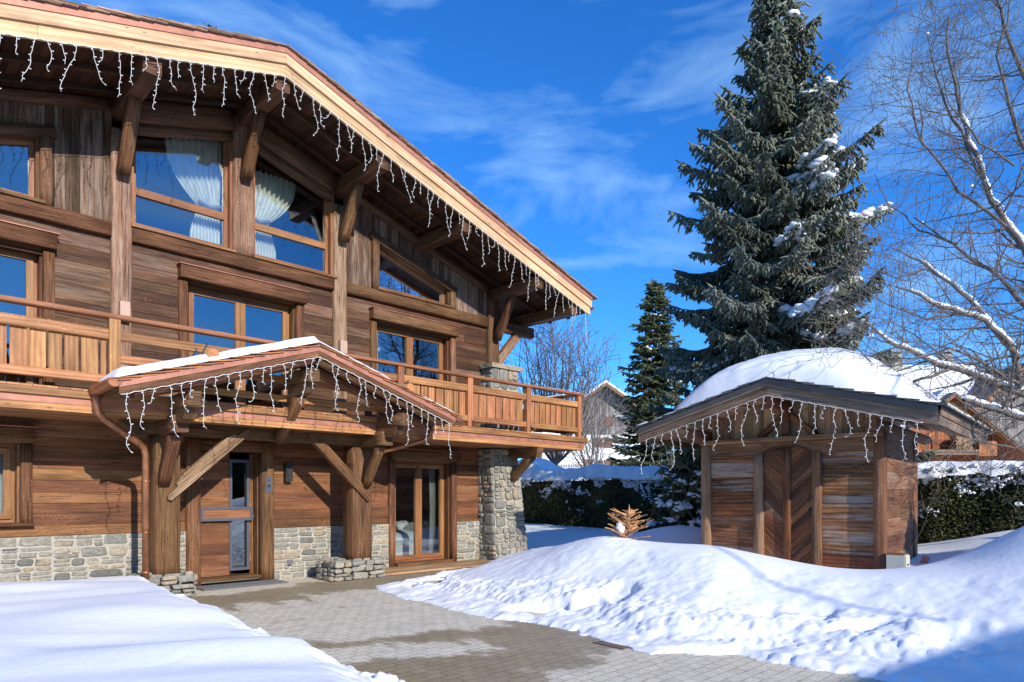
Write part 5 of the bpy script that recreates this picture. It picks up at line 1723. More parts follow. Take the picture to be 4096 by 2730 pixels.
BS = (7.36, 18.5, 0.5)
conifer('blue_spruce', 'tall blue spruce rising behind the shed, snow on its right branches', 'spruce', BS, 15.55,
        [(0.5, 2.5), (1.5, 3.0), (4, 3.0), (6, 2.75), (8, 2.85), (9.5, 2.45), (11.3, 2.2), (12.5, 1.85), (13.4, 1.15), (14.2, 0.85), (15.0, 0.5), (15.6, 0.08)],
        11, 0.365, 9, 0.080, 0.36, 0.036, W['spruce'], lean=0.07, snow_size=1.15, snow=0.26, snowdir=Vector((0.98, -0.15, 0)), droop=1.0, dense=1.0, upturn=0.35)
conifer('green_fir', 'slender dark green fir standing left of the blue spruce', 'fir', (8.55, 40.0, 1.4), 14.2,
        [(1, 2.6), (3, 2.7), (5, 2.5), (8, 2.1), (10.5, 1.55), (12.5, 0.85), (14.2, 0.05)],
        12, 0.36, 10, 0.15, 0.40, 0.055, W['fir'], snow=0.06, droop=0.35, dense=0.9, z0=1.7, upturn=0.3)
conifer('young_spruce', 'small dark spruce bowed with snow at the left side of the shed', 'spruce', (4.35, 16.6, 0.4), 2.9,
        [(0.4, 0.8), (1.2, 0.95), (2.0, 0.7), (2.9, 0.1)],
        13, 0.20, 7, 0.09, 0.22, 0.035, W['fir'], snow=0.9, droop=1.0, dense=1.0, z0=0.6)

# bare trees
class Twigs:
    def __init__(self, seed): self.a = []; self.b = []; self.r0 = []; self.r1 = []; self.rg = random.Random(seed)
    def seg(self, p, q, r0, r1): self.a.append(tuple(p)); self.b.append(tuple(q)); self.r0.append(r0); self.r1.append(r1)
    def grow(self, p, d, L, r, level, up=0.25, spread=0.8, step=0.16, kids=0.55, rmin=0.0042, bias=None):
        rg = self.rg; n = max(2, int(L / step)); sl = L / n
        p, d = Vector(p), Vector(d).normalized(); rr = r
        for k in range(n):
            d = (d + Vector((rg.uniform(-1, 1), rg.uniform(-1, 1), rg.uniform(-1, 1))) * 0.17 + Vector((0, 0, up * 0.14))).normalized()
            if bias is not None: d = (d + bias * 0.05).normalized()
            q = p + d * sl; r1 = max(rmin, r * (1 - 0.75 * (k + 1) / n))
            self.seg(p, q, rr, r1); rr = r1; p = q
            if level > 0 and k >= 1 and rg.random() < kids:
                ax = Vector((rg.uniform(-1, 1), rg.uniform(-1, 1), rg.uniform(-1, 1))); s = d.cross(ax).normalized()
                nd = (d * rg.uniform(0.35, 0.9) + s * spread).normalized()
                self.grow(p, nd, L * rg.uniform(0.38, 0.68) * (1 - 0.35 * k / n), max(rmin, rr * 0.62), level - 1, up, spread, step, kids, rmin, bias)
    def limb(self, pts, r0, r1, level, every=0.28, L=1.2, up=0.3, spread=0.9, kids=0.5, rmin=0.0045, start=0.1, bias=None, step=0.16):
        pts = [Vector(p) for p in pts]; rg = self.rg
        # smooth by midpoint subdivision with slight wander
        for _ in range(2):
            new = [pts[0]]
            for a, c in zip(pts, pts[1:]):
                l = (c - a).length
                new.append((a + c) / 2 + Vector((rg.uniform(-1, 1), rg.uniform(-1, 1), rg.uniform(-1, 1))) * l * 0.05); new.append(c)
            pts = new
        n = len(pts) - 1
        for k, (a, c) in enumerate(zip(pts, pts[1:])):
            ra, rc = r0 + (r1 - r0) * k / n, r0 + (r1 - r0) * (k + 1) / n
            self.seg(a, c, ra, rc)
            if k / n < start: continue
            m = max(1, int((c - a).length / every))
            for j in range(m):
                p = a.lerp(c, rg.random()); d = (c - a).normalized()
                s = d.cross(Vector((rg.uniform(-1, 1), rg.uniform(-1, 1), rg.uniform(-1, 1)))).normalized()
                self.grow(p, d * rg.uniform(0.2, 0.9) + s * spread, L * rg.uniform(0.5, 1.2), max(rmin, ra * rg.uniform(0.22, 0.4)), level, up, spread, step, kids, rmin, bias)
        return pts
    def build(self, name, mat, parent):
        r0 = np.array(self.r0); r1 = np.array(self.r1)
        V1, Q1, n1 = frusta(self.a, self.b, r0, r1, 4)
        return np_mesh(name, V1, Q1, n1, mat, parent)
def at(x, y, Y): return Vector(((x * 1.7408 - 2048) / 2685 * Y, Y, 1.55 + (1983 - y * 1.7408) / 2685 * Y))

root = thing('bare_tree', 'large leafless tree at the right edge with snow lying along its limbs', 'tree', (11.9, 12.4, 0.7))
tw = Twigs(21)
b = MB(); b.tube([(11.9, 12.4, 0.3), (11.75, 12.4, 1.6), (11.4, 12.4, 2.9)], [0.26, 0.22, 0.19], 10)
b.build('trunk', W['bark'], root)
F0 = (11.4, 12.4, 2.9)
limbs = [
    ([F0, at(2345, 900, 12.3), at(2325, 800, 12.0), at(2262, 735, 11.8), at(2160, 705, 11.6), at(2060, 660, 11.5)], 0.085, 0.018),
    ([F0, at(2350, 905, 12.2), at(2230, 858, 11.8), at(2130, 825, 11.6), at(2040, 785, 11.3), at(1985, 740, 11.2)], 0.085, 0.016),
    ([F0, at(2400, 965, 12.0), at(2290, 940, 11.4), at(2216, 918, 11.1)], 0.075, 0.045),
    ([F0, at(2420, 700, 12.6), at(2353, 569, 12.7), at(2277, 461, 12.8), at(2225, 330, 12.8), at(2195, 190, 12.8), at(2180, 40, 12.8)], 0.10, 0.02),
    ([F0, at(2460, 560, 12.9), at(2420, 330, 13.1), at(2350, 170, 13.2), at(2300, 20, 13.2), at(2270, -110, 13.2)], 0.10, 0.02),
    ([F0, at(2390, 740, 13.0), at(2300, 640, 13.2), at(2190, 560, 13.3), at(2100, 500, 13.3)], 0.075, 0.014),
    ([at(2340, 820, 12.0), at(2230, 690, 12.1), at(2130, 610, 12.3), at(2050, 570, 12.4)], 0.05, 0.012),
    ([at(2310, 520, 12.7), at(2200, 440, 12.5), at(2120, 330, 12.4), at(2110, 230, 12.4)], 0.045, 0.011),
    ([at(2280, 470, 12.8), at(2210, 300, 12.9), at(2150, 170, 13.0), at(2130, 80, 13.0)], 0.04, 0.010),
    ([at(2400, 440, 13.0), at(2330, 280, 12.7), at(2290, 130, 12.6), at(2330, -30, 12.6)], 0.05, 0.012),
    ([at(2180, 850, 11.7), at(2090, 880, 11.5), at(2010, 840, 11.3), at(1960, 790, 11.2)], 0.03, 0.009),
    ([at(2345, 900, 12.3), at(2300, 860, 11.3), at(2180, 800, 10.8), at(2080, 830, 10.6)], 0.04, 0.010),
    ([at(2200, 560, 13.3), at(2110, 530, 13.2), at(2040, 470, 13.1), at(2010, 400, 13.0)], 0.025, 0.008),
    ([at(2150, 615, 12.3), at(2060, 640, 12.2), at(1985, 610, 12.1)], 0.022, 0.007),
    ([at(2120, 330, 12.4), at(2085, 210, 12.4), at(2100, 90, 12.5)], 0.022, 0.007),
    ([at(2250, 705, 11.8), at(2130, 735, 11.5), at(2020, 690, 11.3), at(1965, 650, 11.2)], 0.025, 0.007),
    ([at(2330, 380, 12.9), at(2250, 330, 12.6), at(2180, 240, 12.5), at(2160, 150, 12.5)], 0.03, 0.008),
    ([at(2395, 1010, 12.0), at(2330, 1030, 11.6), at(2230, 1010, 11.2), at(2130, 1090, 10.9)], 0.02, 0.006),
]
snb = MB(); bl = Vector((-0.6, -0.1, 0.1))
snow_on = {0: (0.30, 0.95), 1: (0.22, 0.9), 2: (0.35, 1.0), 3: (0.35, 0.75), 6: (0.1, 0.8)}
for k, (pts, r0, r1) in enumerate(limbs):
    q = tw.limb(pts, r0, r1, 3, every=0.115, L=1.45, up=0.22, spread=0.98, kids=0.58, rmin=0.0038, bias=bl, start=0.12)
    if k in snow_on:
        f0, f1 = snow_on[k]; n = len(q)
        run = []
        for i in range(int(f0 * (n - 1)), int(f1 * (n - 1))):
            a, c = q[i], q[i + 1]; m = max(2, int((c - a).length / 0.045))
            for j in range(m):
                if rng.random() < 0.03: continue
                p = a.lerp(c, j / m); rr = r0 + (r1 - r0) * (i + j / m) / (n - 1)
                g = 0.75 + 0.5 * abs(math.sin(i * 2.1 + j * 0.35))
                snb.blob(p + Vector((0, 0, rr * 0.75 + 0.012)), (rr * 0.55 + 0.018) * g, (rr * 0.6 + 0.018) * g, (rr * 0.5 + 0.014) * g, 6, 4, 0.18)
for i in range(150):
    k = rng.randrange(len(tw.a))
    if tw.r0[k] < 0.006: continue
    snb.blob(Vector(tw.b[k]) + Vector((0, 0, 0.02)), rng.uniform(0.03, 0.06), rng.uniform(0.02, 0.05), rng.uniform(0.015, 0.035), 6, 4, 0.25)
tw.build('branches', W['bark'], root)
snb.build('snow', W['snow_fine'], root, recalc=False, kind='stuff')

def stem_tree(name, label, base, stems, seed, mat, level=2, L=1.6, rmin=0.008, fork=None, group=None):
    root = thing(name, label, 'tree', base, 0, group)
    t = Twigs(seed)
    fk = Vector(base) + Vector((0, 0, 0.9)) if fork is None else Vector(fork)
    b = MB(); b.tube([Vector(base) - Vector((0, 0, 0.4)), fk], [0.17, 0.14], 8); b.build('trunk', W[mat], root)
    for e, r0 in stems:
        e = Vector(e); m = fk.lerp(e, 0.45) + Vector((0, 0, -0.1)); m.x = fk.x + (e.x - fk.x) * 0.62; m.y = fk.y + (e.y - fk.y) * 0.6
        t.limb([fk, m, e], r0, 0.010, level, every=0.34, L=L, up=0.75, spread=0.62, kids=0.42, rmin=rmin, start=0.2, step=0.28)
    t.build('branches', W[mat], root)
    return root
st = []
rg = random.Random(5)
for k in range(26):
    x = 1180 + k * 8.6 + rg.uniform(-8, 8); y = 760 + abs(k - 10) ** 1.6 * 1.1 + rg.uniform(-15, 35)
    st.append((at(x, y, 30 + rg.uniform(-1.8, 1.8)), rg.uniform(0.045, 0.075)))
stem_tree('bare_tree', 'leafless many-stemmed tree behind the right end of the balcony', (1.9, 30.0, 0.9), st, 31, 'bark', 2, 1.9, 0.0095, fork=(1.95, 30, 2.9))
st = [(at(1320 + rg.uniform(-40, 90), 905 + rg.uniform(-20, 90), 33 + rg.uniform(-1, 1)), 0.035) for k in range(18)]
stem_tree('bare_tree', 'low leafless bush-like tree in front of the white and grey house', (4.0, 33.0, 1.1), st, 32, 'bark', 2, 1.6, 0.010)
st = [(at(1545 + rg.uniform(-60, 60), 1010 + rg.uniform(-20, 40), 27 + rg.uniform(-1, 1)), 0.02) for k in range(9)]
stem_tree('bare_shrub', 'leafless shrub at the foot of the green fir', (6.2, 27.0, 0.9), st, 33, 'bark', 1, 0.9, 0.007)

# dry little conifer poking out of the bank
root = thing('dead_conifer', 'dry orange-brown young conifer poking out of the snow bank', 'small tree', (1.78, 10.3, 0.80))
A0, A1, AR, AN = [], [], [], []
rg = random.Random(3)
b = MB(); b.tube([(1.78, 10.30, 0.7), (1.80, 10.30, 1.30)], [0.012, 0.006], 5); b.build('stem', W['bark'], root)
for k in range(40):
    z = 0.86 + 0.42 * k / 40; a = rg.uniform(0, 6.28); L = rg.uniform(0.18, 0.40) * (1.15 - 0.5 * k / 40)
    p = Vector((1.78, 10.30, z)); e = p + Vector((math.cos(a) * L, math.sin(a) * L, L * rg.uniform(0.1, 0.7)))
    A0.append(p); A1.append(e); AR.append(0.008); AN.append(rg.random())
    for j in range(9):
        q = p.lerp(e, 0.15 + 0.09 * j); sd = Vector((-math.sin(a), math.cos(a), 0)) * rg.choice((-1, 1))
        A0.append(q); A1.append(q + (sd + (e - p).normalized() * 0.8).normalized() * rg.uniform(0.05, 0.11)); AR.append(0.0085); AN.append(rg.random())
A0.append(Vector((1.79, 10.30, 1.1))); A1.append(Vector((1.80, 10.30, 1.42))); AR.append(0.014); AN.append(0.5)
V, Q, rn = spindles([tuple(a) for a in A0], [tuple(a) for a in A1], AR, np.array(AN), 5)
np_mesh('foliage', V, Q, rn, W['rust'], root)
b = MB()
for k in range(5): b.blob((1.78 - 0.12 + rg.uniform(-0.06, 0.06), 10.27 + rg.uniform(-0.05, 0.05), 1.02 + rg.uniform(-0.06, 0.1)), 0.05, 0.05, 0.035, 8, 6, 0.2)
b.build('snow', W['snow_fine'], root, recalc=False, kind='stuff')

# clipped thuja hedge across the back of the garden
HB = lambda x: 0.40 + 0.022 * (x + 19)
HT = lambda x: 2.42 - 0.010 * (x + 19)
hedge = thing('thuja_hedge', 'dark clipped evergreen hedge running behind the shed, snow caught in it', 'hedge', sh_world(-8, -6.9, 0.6), -TH)
nr = np.random.RandomState(9)
b = MB(SH); b.box(-19, 3.5, -7.5, -6.55, 0.1, 2.05); b.build('shade_core', plain('hedge_shade', (0.012, 0.011, 0.007), 0.95), hedge)  # solid near-black box added to block light and darken the hedge inside
N = 52000
hx = nr.uniform(-19.1, 3.5, N); f = nr.uniform(0, 1, N) ** 0.9
hz = HB(hx) * 0 + 0.35 + f * (HT(hx) - 0.35 - 0.12)
bulge = 0.10 * np.sin(hx * 1.7) + 0.08 * np.sin(hx * 4.1 + 1) + 0.12 * fbm(hx * 1.5, hz * 1.5, 7, 3)
hy = -6.38 + bulge - nr.uniform(0, 0.16, N)
sel = nr.rand(N) < 0.12
hy = np.where(sel, nr.uniform(-7.6, -6.4, N), hy); hz = np.where(sel, HT(hx) - 0.08 + nr.uniform(-0.05, 0.06, N), hz)
p0 = np.stack([hx, hy, hz], 1)
dv = np.stack([nr.uniform(-1, 1, N), nr.uniform(0.1, 1.1, N), nr.uniform(-0.5, 1.0, N)], 1); dv /= np.linalg.norm(dv, axis=1, keepdims=True)
p1 = p0 + dv * nr.uniform(0.05, 0.12, (N, 1))
Mx = np.array(SH)
to = lambda p: p @ Mx[:3, :3].T + Mx[:3, 3]
tone = np.clip(0.35 + 0.5 * fbm(hx * 0.8, hz * 1.4, 17, 3) + nr.uniform(-0.25, 0.35, N), 0, 1)
V, Q, rn = spindles(to(p0), to(p1), nr.uniform(0.010, 0.020, N), tone, 3, ((0, 0.4), (0.5, 1.0), (1.0, 0.2)))
np_mesh('foliage', V, Q, rn, W['thuja'], hedge, smooth=False)
# snow held in the face of the hedge
sn = MB(SH)
for k in range(3600):
    x = rng.uniform(-19, 3.5); g = rng.random() ** 1.5
    amt = fb(x * 0.55, 3.3, 12) + 0.45
    z = HT(x) - 0.06 - g * (0.45 + 1.0 * max(0, amt))
    if z < 0.6: continue
    if fb(x * 2.2, z * 3.0, 23) < -0.12 + 0.35 * g: continue
    bb = 0.10 * math.sin(x * 1.7) + 0.08 * math.sin(x * 4.1 + 1)
    sc = rng.uniform(0.4, 1.0) * (1 - 0.45 * g)
    for c in range(rng.randint(2, 5)):
        sn.blob((x + rng.uniform(-0.09, 0.09) * sc, -6.36 + bb + rng.uniform(-0.04, 0.04), z + rng.uniform(-0.06, 0.04)), rng.uniform(0.03, 0.075) * sc, 0.05 * sc, rng.uniform(0.02, 0.06) * sc, 6, 4, 0.35)
sn.build('snow_clumps', W['snow_fine'], hedge, recalc=False, kind='stuff')
def hthick(x, y):
    e = s1(0, 0.22, -6.20 + 0.10 * math.sin(x * 1.7) + 0.28 * fb(x * 2.4, 1.0, 19) - y) * s1(0, 0.2, y + 7.75)
    bump = 0.42 * math.exp(-((x + 15.6) / 0.6) ** 2) + 0.12 * math.exp(-((x + 12.6) / 0.4) ** 2)
    return (0.20 + 0.10 * fb(x * 0.7, y * 0.8, 3) + 0.06 * fb(x * 2.7, y * 3, 8) + bump) * e ** 0.6
snow_cap('snow_cap', SH, [-19.1 + 22.7 * k / 330 for k in range(331)], [-7.78 + 1.72 * k / 30 for k in range(31)],
         lambda x, y: HT(x) - 0.09 - 0.55 * max(0, y + 6.55) ** 1.3, hthick, 'long white snow layer along the top of the evergreen hedge')

# ================================================================== HOUSES BEHIND
def tr(x, y, z=0, rz=0): return Matrix.Translation((x, y, z)) @ Matrix.Rotation(rz, 4, 'Z')
def win(mb_parent, M, x0, x1, z0, z1, y, shut=None, glass=True):
    f = MB(M); frame_bars(f, [(x0, z0), (x1, z0), (x1, z1), (x0, z1)], 0.07, y - 0.05, y + 0.02)
    w = f.build('window', W['shutter'] if shut else W['bgdark'], mb_parent)
    g = MB(M); g.box(x0 + 0.06, x1 - 0.06, y - 0.02, y - 0.005, z0 + 0.06, z1 - 0.06)
    if shut == 'closed':
        g.build('shutter', W['shutter'], w)
    else:
        g.build('pane', W['zinc'], w)
    if shut == 'open':
        s = MB(M); s.box(x1 + 0.03, x1 + 0.03 + (x1 - x0), y, y + 0.04, z0, z1); s.build('shutter', W['shutter'], w)

# white and timber house
h1 = thing('house', 'tall house, white lower storeys and grey timber gable, seen past the balcony', 'house', (11.7, 88, 4.0))
M = tr(11.7, 85) @ Matrix.Diagonal((1, -1, 1, 1))
b = MB(M); b.box(-9.5, 6.5, -12, 0, 3.4, 9.25); b.build('rendered_wall', W['render'], h1)
b = MB(M)
x = -6.5
while x < 6.5:
    c = min(x + 0.28, 6.5); t = lambda q: 15.2 - 0.70 * abs(q)
    b.hexa([(x, -12, 9.26), (c - .02, -12, 9.26), (c - .02, 0.04, 9.26), (x, 0.04, 9.26), (x, -12, t(x)), (c - .02, -12, t(c)), (c - .02, 0.04, t(c)), (x, 0.04, t(x))], 2); x = c
b.build('timber_gable', W['bggrey'], h1)
for sg in (1, -1):
    b = MB(M); e = sg * 7.6
    b.hexa([(0, -13, 15.25), (e, -13, 15.25 - 0.7 * 7.6), (e, 1.6, 15.25 - 0.7 * 7.6), (0, 1.6, 15.25), (0, -13, 15.5), (e, -13, 15.5 - 0.7 * 7.6), (e, 1.6, 15.5 - 0.7 * 7.6), (0, 1.6, 15.5)], 0)
    b.build('roof', W['bgdark'], h1)
    b = MB(M)
    b.hexa([(0, 1.6, 15.2), (e, 1.6, 15.2 - 0.7 * 7.6), (e, 1.7, 15.2 - 0.7 * 7.6), (0, 1.7, 15.2), (0, 1.6, 15.62), (e, 1.6, 15.62 - 0.7 * 7.6), (e, 1.7, 15.62 - 0.7 * 7.6), (0, 1.7, 15.62)], 0)
    b.build('fascia_board', W['shed_post'], h1)
    b = MB(M)
    b.hexa([(0, -13, 15.51), (e, -13, 15.51 - 0.7 * 7.6), (e, 1.55, 15.51 - 0.7 * 7.6), (0, 1.55, 15.51), (0, -13, 16.0), (e, -13, 15.9 - 0.7 * 7.6), (e, 1.5, 15.85 - 0.7 * 7.6), (0, 1.5, 15.95)], 0)
    b.build('roof_snow', W['snow_fine'], h1)
def hz(zy): return 1.55 + (1983 - (1400 + zy / 1.63)) / 2685 * 85
def hx_(zx): return (zx - 600) * 0.0194
for x0, x1, y0, y1, sh in ((528, 555, 338, 364, None), (566, 594, 338, 364, None), (600, 655, 440, 500, 'closed'), (520, 555, 573, 636, 'open'), (596, 652, 577, 641, 'closed'), (463, 523, 714, 778, 'closed'),
                           (556, 592, 720, 778, None), (597, 657, 718, 778, 'closed'), (160, 192, 700, 765, None), (62, 120, 695, 760, None), (690, 720, 445, 500, None)):
    win(h1, M, hx_(x0), hx_(x1), hz(y1), hz(y0), 0.07 if hz(y1) > 9.2 else 0.03, sh)
b = MB(tr(3.5, 74))
for k in range(100):
    b.box(-4 + k * 0.19, -4 + k * 0.19 + 0.11, -0.02, 0.02, 3.9, 5.0, 2)
b.box(-4, 15, 0.021, 0.06, 4.2, 4.28); b.box(-4, 15, 0.021, 0.06, 4.75, 4.83); b.box(-4, -3.9, 0.061, 0.12, 3.3, 4.9); b.box(5, 5.1, 0.061, 0.12, 3.3, 4.9); b.box(14.9, 15, 0.061, 0.12, 3.3, 4.9)
tag(b.build('picket_fence', W['bggrey']), 'grey picket fence in front of the white and timber house', 'fence')

# grey timber house with a deep snow roof, far right
h2 = thing('house', 'grey weathered timber house with deep snow on its roof, at the far right', 'house', (42, 60, 3.0))
M = tr(40.7, 54) @ Matrix.Diagonal((1, -1, 1, 1))
AP = 12.0; sl = 0.84
b = MB(M); x = -4.6
while x < 4.6:
    c = min(x + 0.24, 4.6); t = lambda q: AP - 0.25 - sl * abs(q)
    b.hexa([(x, -6, 2.0), (c - .02, -6, 2.0), (c - .02, 0, 2.0), (x, 0, 2.0), (x, -6, t(x)), (c - .02, -6, t(c)), (c - .02, 0, t(c)), (x, 0, t(x))], 2); x = c
b.build('timber_gable', W['bggrey'], h2)
b = MB(M); b.box(-1.2, 4.7, 0.01, 0.08, 2, 5.45); b.build('rendered_wall', W['render'], h2)
for sg in (1, -1):
    e = sg * 5.6; z0 = AP; z1 = AP - sl * 5.6
    b = MB(M); b.hexa([(0, -8, z0 - .2), (e, -8, z1 - .2), (e, 1.2, z1 - .2), (0, 1.2, z0 - .2), (0, -8, z0 + 0.05), (e, -8, z1 + .05), (e, 1.2, z1 + .05), (0, 1.2, z0 + .05)], 0)
    b.build('roof', W['zinc'], h2)
    b = MB(M); b.hexa([(0, 1.2, z0 - .32), (e, 1.2, z1 - .32), (e, 1.3, z1 - .32), (0, 1.3, z0 - .32), (0, 1.2, z0 + 0.06), (e, 1.2, z1 + .06), (e, 1.3, z1 + .06), (0, 1.3, z0 + .06)], 0)
    b.build('fascia_board', W['bgold'], h2)
b = MB(M)
b.hexa([(-16, -5, 12.35), (0, -5, 12.35), (0, -0.5, 7.4), (-16, -0.5, 7.4), (-16, -5, 12.55), (0, -5, 12.55), (0, -0.7, 7.7), (-16, -0.7, 7.7)], 0)
b.build('main_roof', W['zinc'], h2)
b = MB(M)
b.hexa([(-16, -5, 12.56), (0, -5, 12.56), (0, -0.75, 7.75), (-16, -0.75, 7.75), (-16, -5.2, 13.05), (0, -5.2, 13.05), (0, -0.6, 8.35), (-16, -0.6, 8.35)], 0)
b.build('roof_snow', W['snow_fine'], h2)
b = MB(M); b.box(-15.5, -4.7, -9, -1.2, 2, 7.4); b.build('side_wing_wall', W['bggrey'], h2)
for x in (-3.1, -7.5):
    b = MB(M); b.box(x, x + 0.9, -5.4, -4.6, 12.2, 13.9); ch = b.build('chimney', W['concrete'], h2)
    b = MB(M); b.box(x - 0.12, x + 1.02, -5.5, -4.5, 14.1, 14.2); b.box(x + 0.05, x + 0.15, -5.3, -4.7, 13.9, 14.1); b.box(x + 0.75, x + 0.85, -5.3, -4.7, 13.9, 14.1); b.build('cowl', W['concrete'], ch)
g2 = lambda zx: ((3600 + zx / 2.09 - 2048) / 2685 * 54) - 40.7
k2 = lambda zy: 1.55 + (1983 - (1250 + zy / 2.09)) / 2685 * 54
for x0, x1, y0, y1, sh in ((778, 818, 622, 700, None), (820, 866, 622, 700, None), (645, 668, 812, 892, None), (706, 728, 830, 900, None), (948, 978, 895, 968, None), (880, 940, 1112, 1190, 'closed'), (957, 1037, 1112, 1200, 'closed')):
    win(h2, M, g2(x0), g2(x1), k2(y1), k2(y0), 0.05 if y0 < 1000 else 0.1, sh)

# orange-brown chalet below it, with stacked firewood
h3 = thing('house', 'orange-brown chalet with firewood stacked on its balcony, behind the hedge', 'house', (22.9, 38, 1.4))
M = tr(22.9, 36) @ Matrix.Diagonal((1, -1, 1, 1))
AP = 6.75; sl = 0.80
g3 = lambda zx: ((3600 + zx / 2.09 - 2048) / 2685 * 36) - 22.9
k3 = lambda zy: 1.55 + (1983 - (1250 + zy / 2.09)) / 2685 * 36
b = MB(M)
z = 0.9
while z < 3.9:
    h = rng.uniform(0.14, 0.2)
    b.box(-4.2, 3.0, -8, 0.0 + rng.uniform(-.01, .01), z, z + h - 0.008, 0); z += h
b.build('timber_wall', W['bgold'], h3)
b = MB(M); x = -4.2
while x < 3.6:
    c = min(x + 0.16, 3.6); t = lambda q: AP - 0.2 - sl * abs(q)
    if t(c) > 3.95: b.hexa([(x, -7, 3.9), (c - .012, -7, 3.9), (c - .012, -0.01, 3.9), (x, -0.01, 3.9), (x, -7, t(x)), (c - .012, -7, t(c)), (c - .012, -0.01, t(c)), (x, -0.01, t(x))], 2)
    x = c
b.build('timber_gable', W['bgold'], h3)
for sg in (1, -1):
    e = sg * 5.3; z0 = AP; z1 = AP - sl * 5.3
    b = MB(M); b.hexa([(0, -8, z0 - .1), (e, -8, z1 - .1), (e, 1.3, z1 - .1), (0, 1.3, z0 - .1), (0, -8, z0), (e, -8, z1), (e, 1.3, z1), (0, 1.3, z0)], 0); b.build('soffit', W['bgold'], h3)
    b = MB(M); b.hexa([(0, -8, z0 + .01), (e, -8, z1 + .01), (e, 1.34, z1 + .01), (0, 1.34, z0 + .01), (0, -8, z0 + .16), (e * 1.02, -8, z1 + .12), (e * 1.02, 1.34, z1 + .12), (0, 1.34, z0 + .16)], 0); b.build('roof', W['zinc'], h3)
    b = MB(M); b.hexa([(0, -8, z0 + .17), (e, -8, z1 + .17), (e, 0.6, z1 + .17), (0, 0.6, z0 + .17), (0, -8, z0 + .45), (e, -8, z1 + .4), (e, 0.5, z1 + .35), (0, 0.5, z0 + .42)], 0); b.build('roof_snow', W['snow_fine'], h3)
b = MB(M); b.box(g3(100), g3(556), 0.0, 1.0, k3(1200), k3(1178), 0); b.box(g3(100), g3(556), 0.95, 1.05, k3(1180), k3(1158), 0); bal3 = b.build('balcony', W['shed_grey'], h3)
b = MB(M)
for zx in (170, 365, 555, 750):
    b.beam((g3(zx), 0.0, k3(1310)), (g3(zx) + 0.55, 0.9, k3(1210)), 0.12, 0.12)
b.build('brace', W['bgold'], bal3)
b = MB(M); b.box(g3(265), g3(352), 0.01, 0.06, k3(1152), k3(1062), 2); b.build('shutter', W['bgold'], h3)
b = MB(M); b.box(g3(560), g3(705), 0.3, 0.95, k3(1210), k3(1088), 2); b.build('boarded_bay', W['bgold'], h3)
wp = thing('firewood_stack', 'stack of cut firewood on the balcony of the orange-brown chalet', 'firewood', (22.9, 35.3, k3(1170)))
b = MB(M)
rr = random.Random(8); zz = k3(1172)
for row in range(9):
    xx = g3(402) + (0.05 if row % 2 else 0)
    while xx < g3(548):
        q = rr.uniform(0.045, 0.065)
        b.tube([(xx, 0.2, zz + row * 0.095), (xx, 0.72 + rr.uniform(-.03, .03), zz + row * 0.095)], q, 7, r=rr.random(), sm=False); xx += 0.115
b.build('logs', W['log'], wp, kind='stuff')

# neighbouring chalet that shades the corner of the drive (beside and behind the viewer)
h4 = thing('house', 'neighbouring timber chalet beyond the drive, to the right of the viewer', 'house', (11.0, -7.0, 0))
M = Matrix(((0.773, 0.634, 0, 2.47 + 0.593 * 10.08 + 0.22), (0.634, -0.773, 0, 3.95 - 0.805 * 10.08 - 0.27), (0, 0, 1, 0), (0, 0, 0, 1)))
b = MB(M); b.box(0.2, 11, 1.0, 9, -0.3, 5.2, 0); b.build('timber_wall', W['wall'], h4)
b = MB(M)
b.hexa([(-4, 0, 5.0), (12, 0, 5.0), (12, 5, 6.9), (-4, 5, 6.9), (-4, 0, 5.2), (12, 0, 5.2), (12, 5, 7.1), (-4, 5, 7.1)], 0)
b.hexa([(-4, 5.001, 6.9), (12, 5.001, 6.9), (12, 10, 5.0), (-4, 10, 5.0), (-4, 5.001, 7.1), (12, 5.001, 7.1), (12, 10, 5.2), (-4, 10, 5.2)], 0)
b.build('roof', W['bgdark'], h4)

conifer('added_shade_spruce', 'bushy spruce added out of view at the right to shade the trench', 'spruce', (13.0, 4.6, 0.8), 5.6,  # unseen tree, added so its shadow falls across the trench
        [(0.8, 1.5), (2.5, 1.5), (4.5, 0.7), (5.6, 0.05)], 17, 0.34, 8, 0.14, 0.34, 0.04, W['fir'], droop=0.6, z0=1.1)
pole = thing('utility_pole', 'wooden utility pole outside the picture at the right of the garden', 'pole', (12.6, 8.6, 0.9))
b = MB(); b.tube([(12.6, 8.6, 0.5), (12.6, 8.6, 8.2)], [0.13, 0.09], 10); b.build('shaft', W['bark'], pole)
b = MB(); b.tube([(12.6, 8.6, 8.0), (12.6, 8.45, 8.05)], 0.05, 8); b.build('insulator', W['black'], pole)
cbl = [(12.6, 8.5, 8.0), (11.3, 5.0, 7.2), (10.3, 2.0, 6.65), (9.95, -0.36, 6.3), (10.25, -1.6, 6.12), (11.0, -2.86, 6.0), (11.65, -3.7, 6.1), (12.6, -5.0, 6.75)]
cp = [Vector(p) for p in cbl]
for _ in range(2):
    q_ = [cp[0]]
    for a, c in zip(cp, cp[1:]): q_ += [a.lerp(c, 0.25), a.lerp(c, 0.75)]
    cp = q_ + [cp[-1]]
b = MB(); b.tube(cp, 0.022, 6)
tag(b.build('overhead_cable', W['black'], recalc=False), 'slack black overhead cable between the pole and the neighbouring chalet', 'cable')

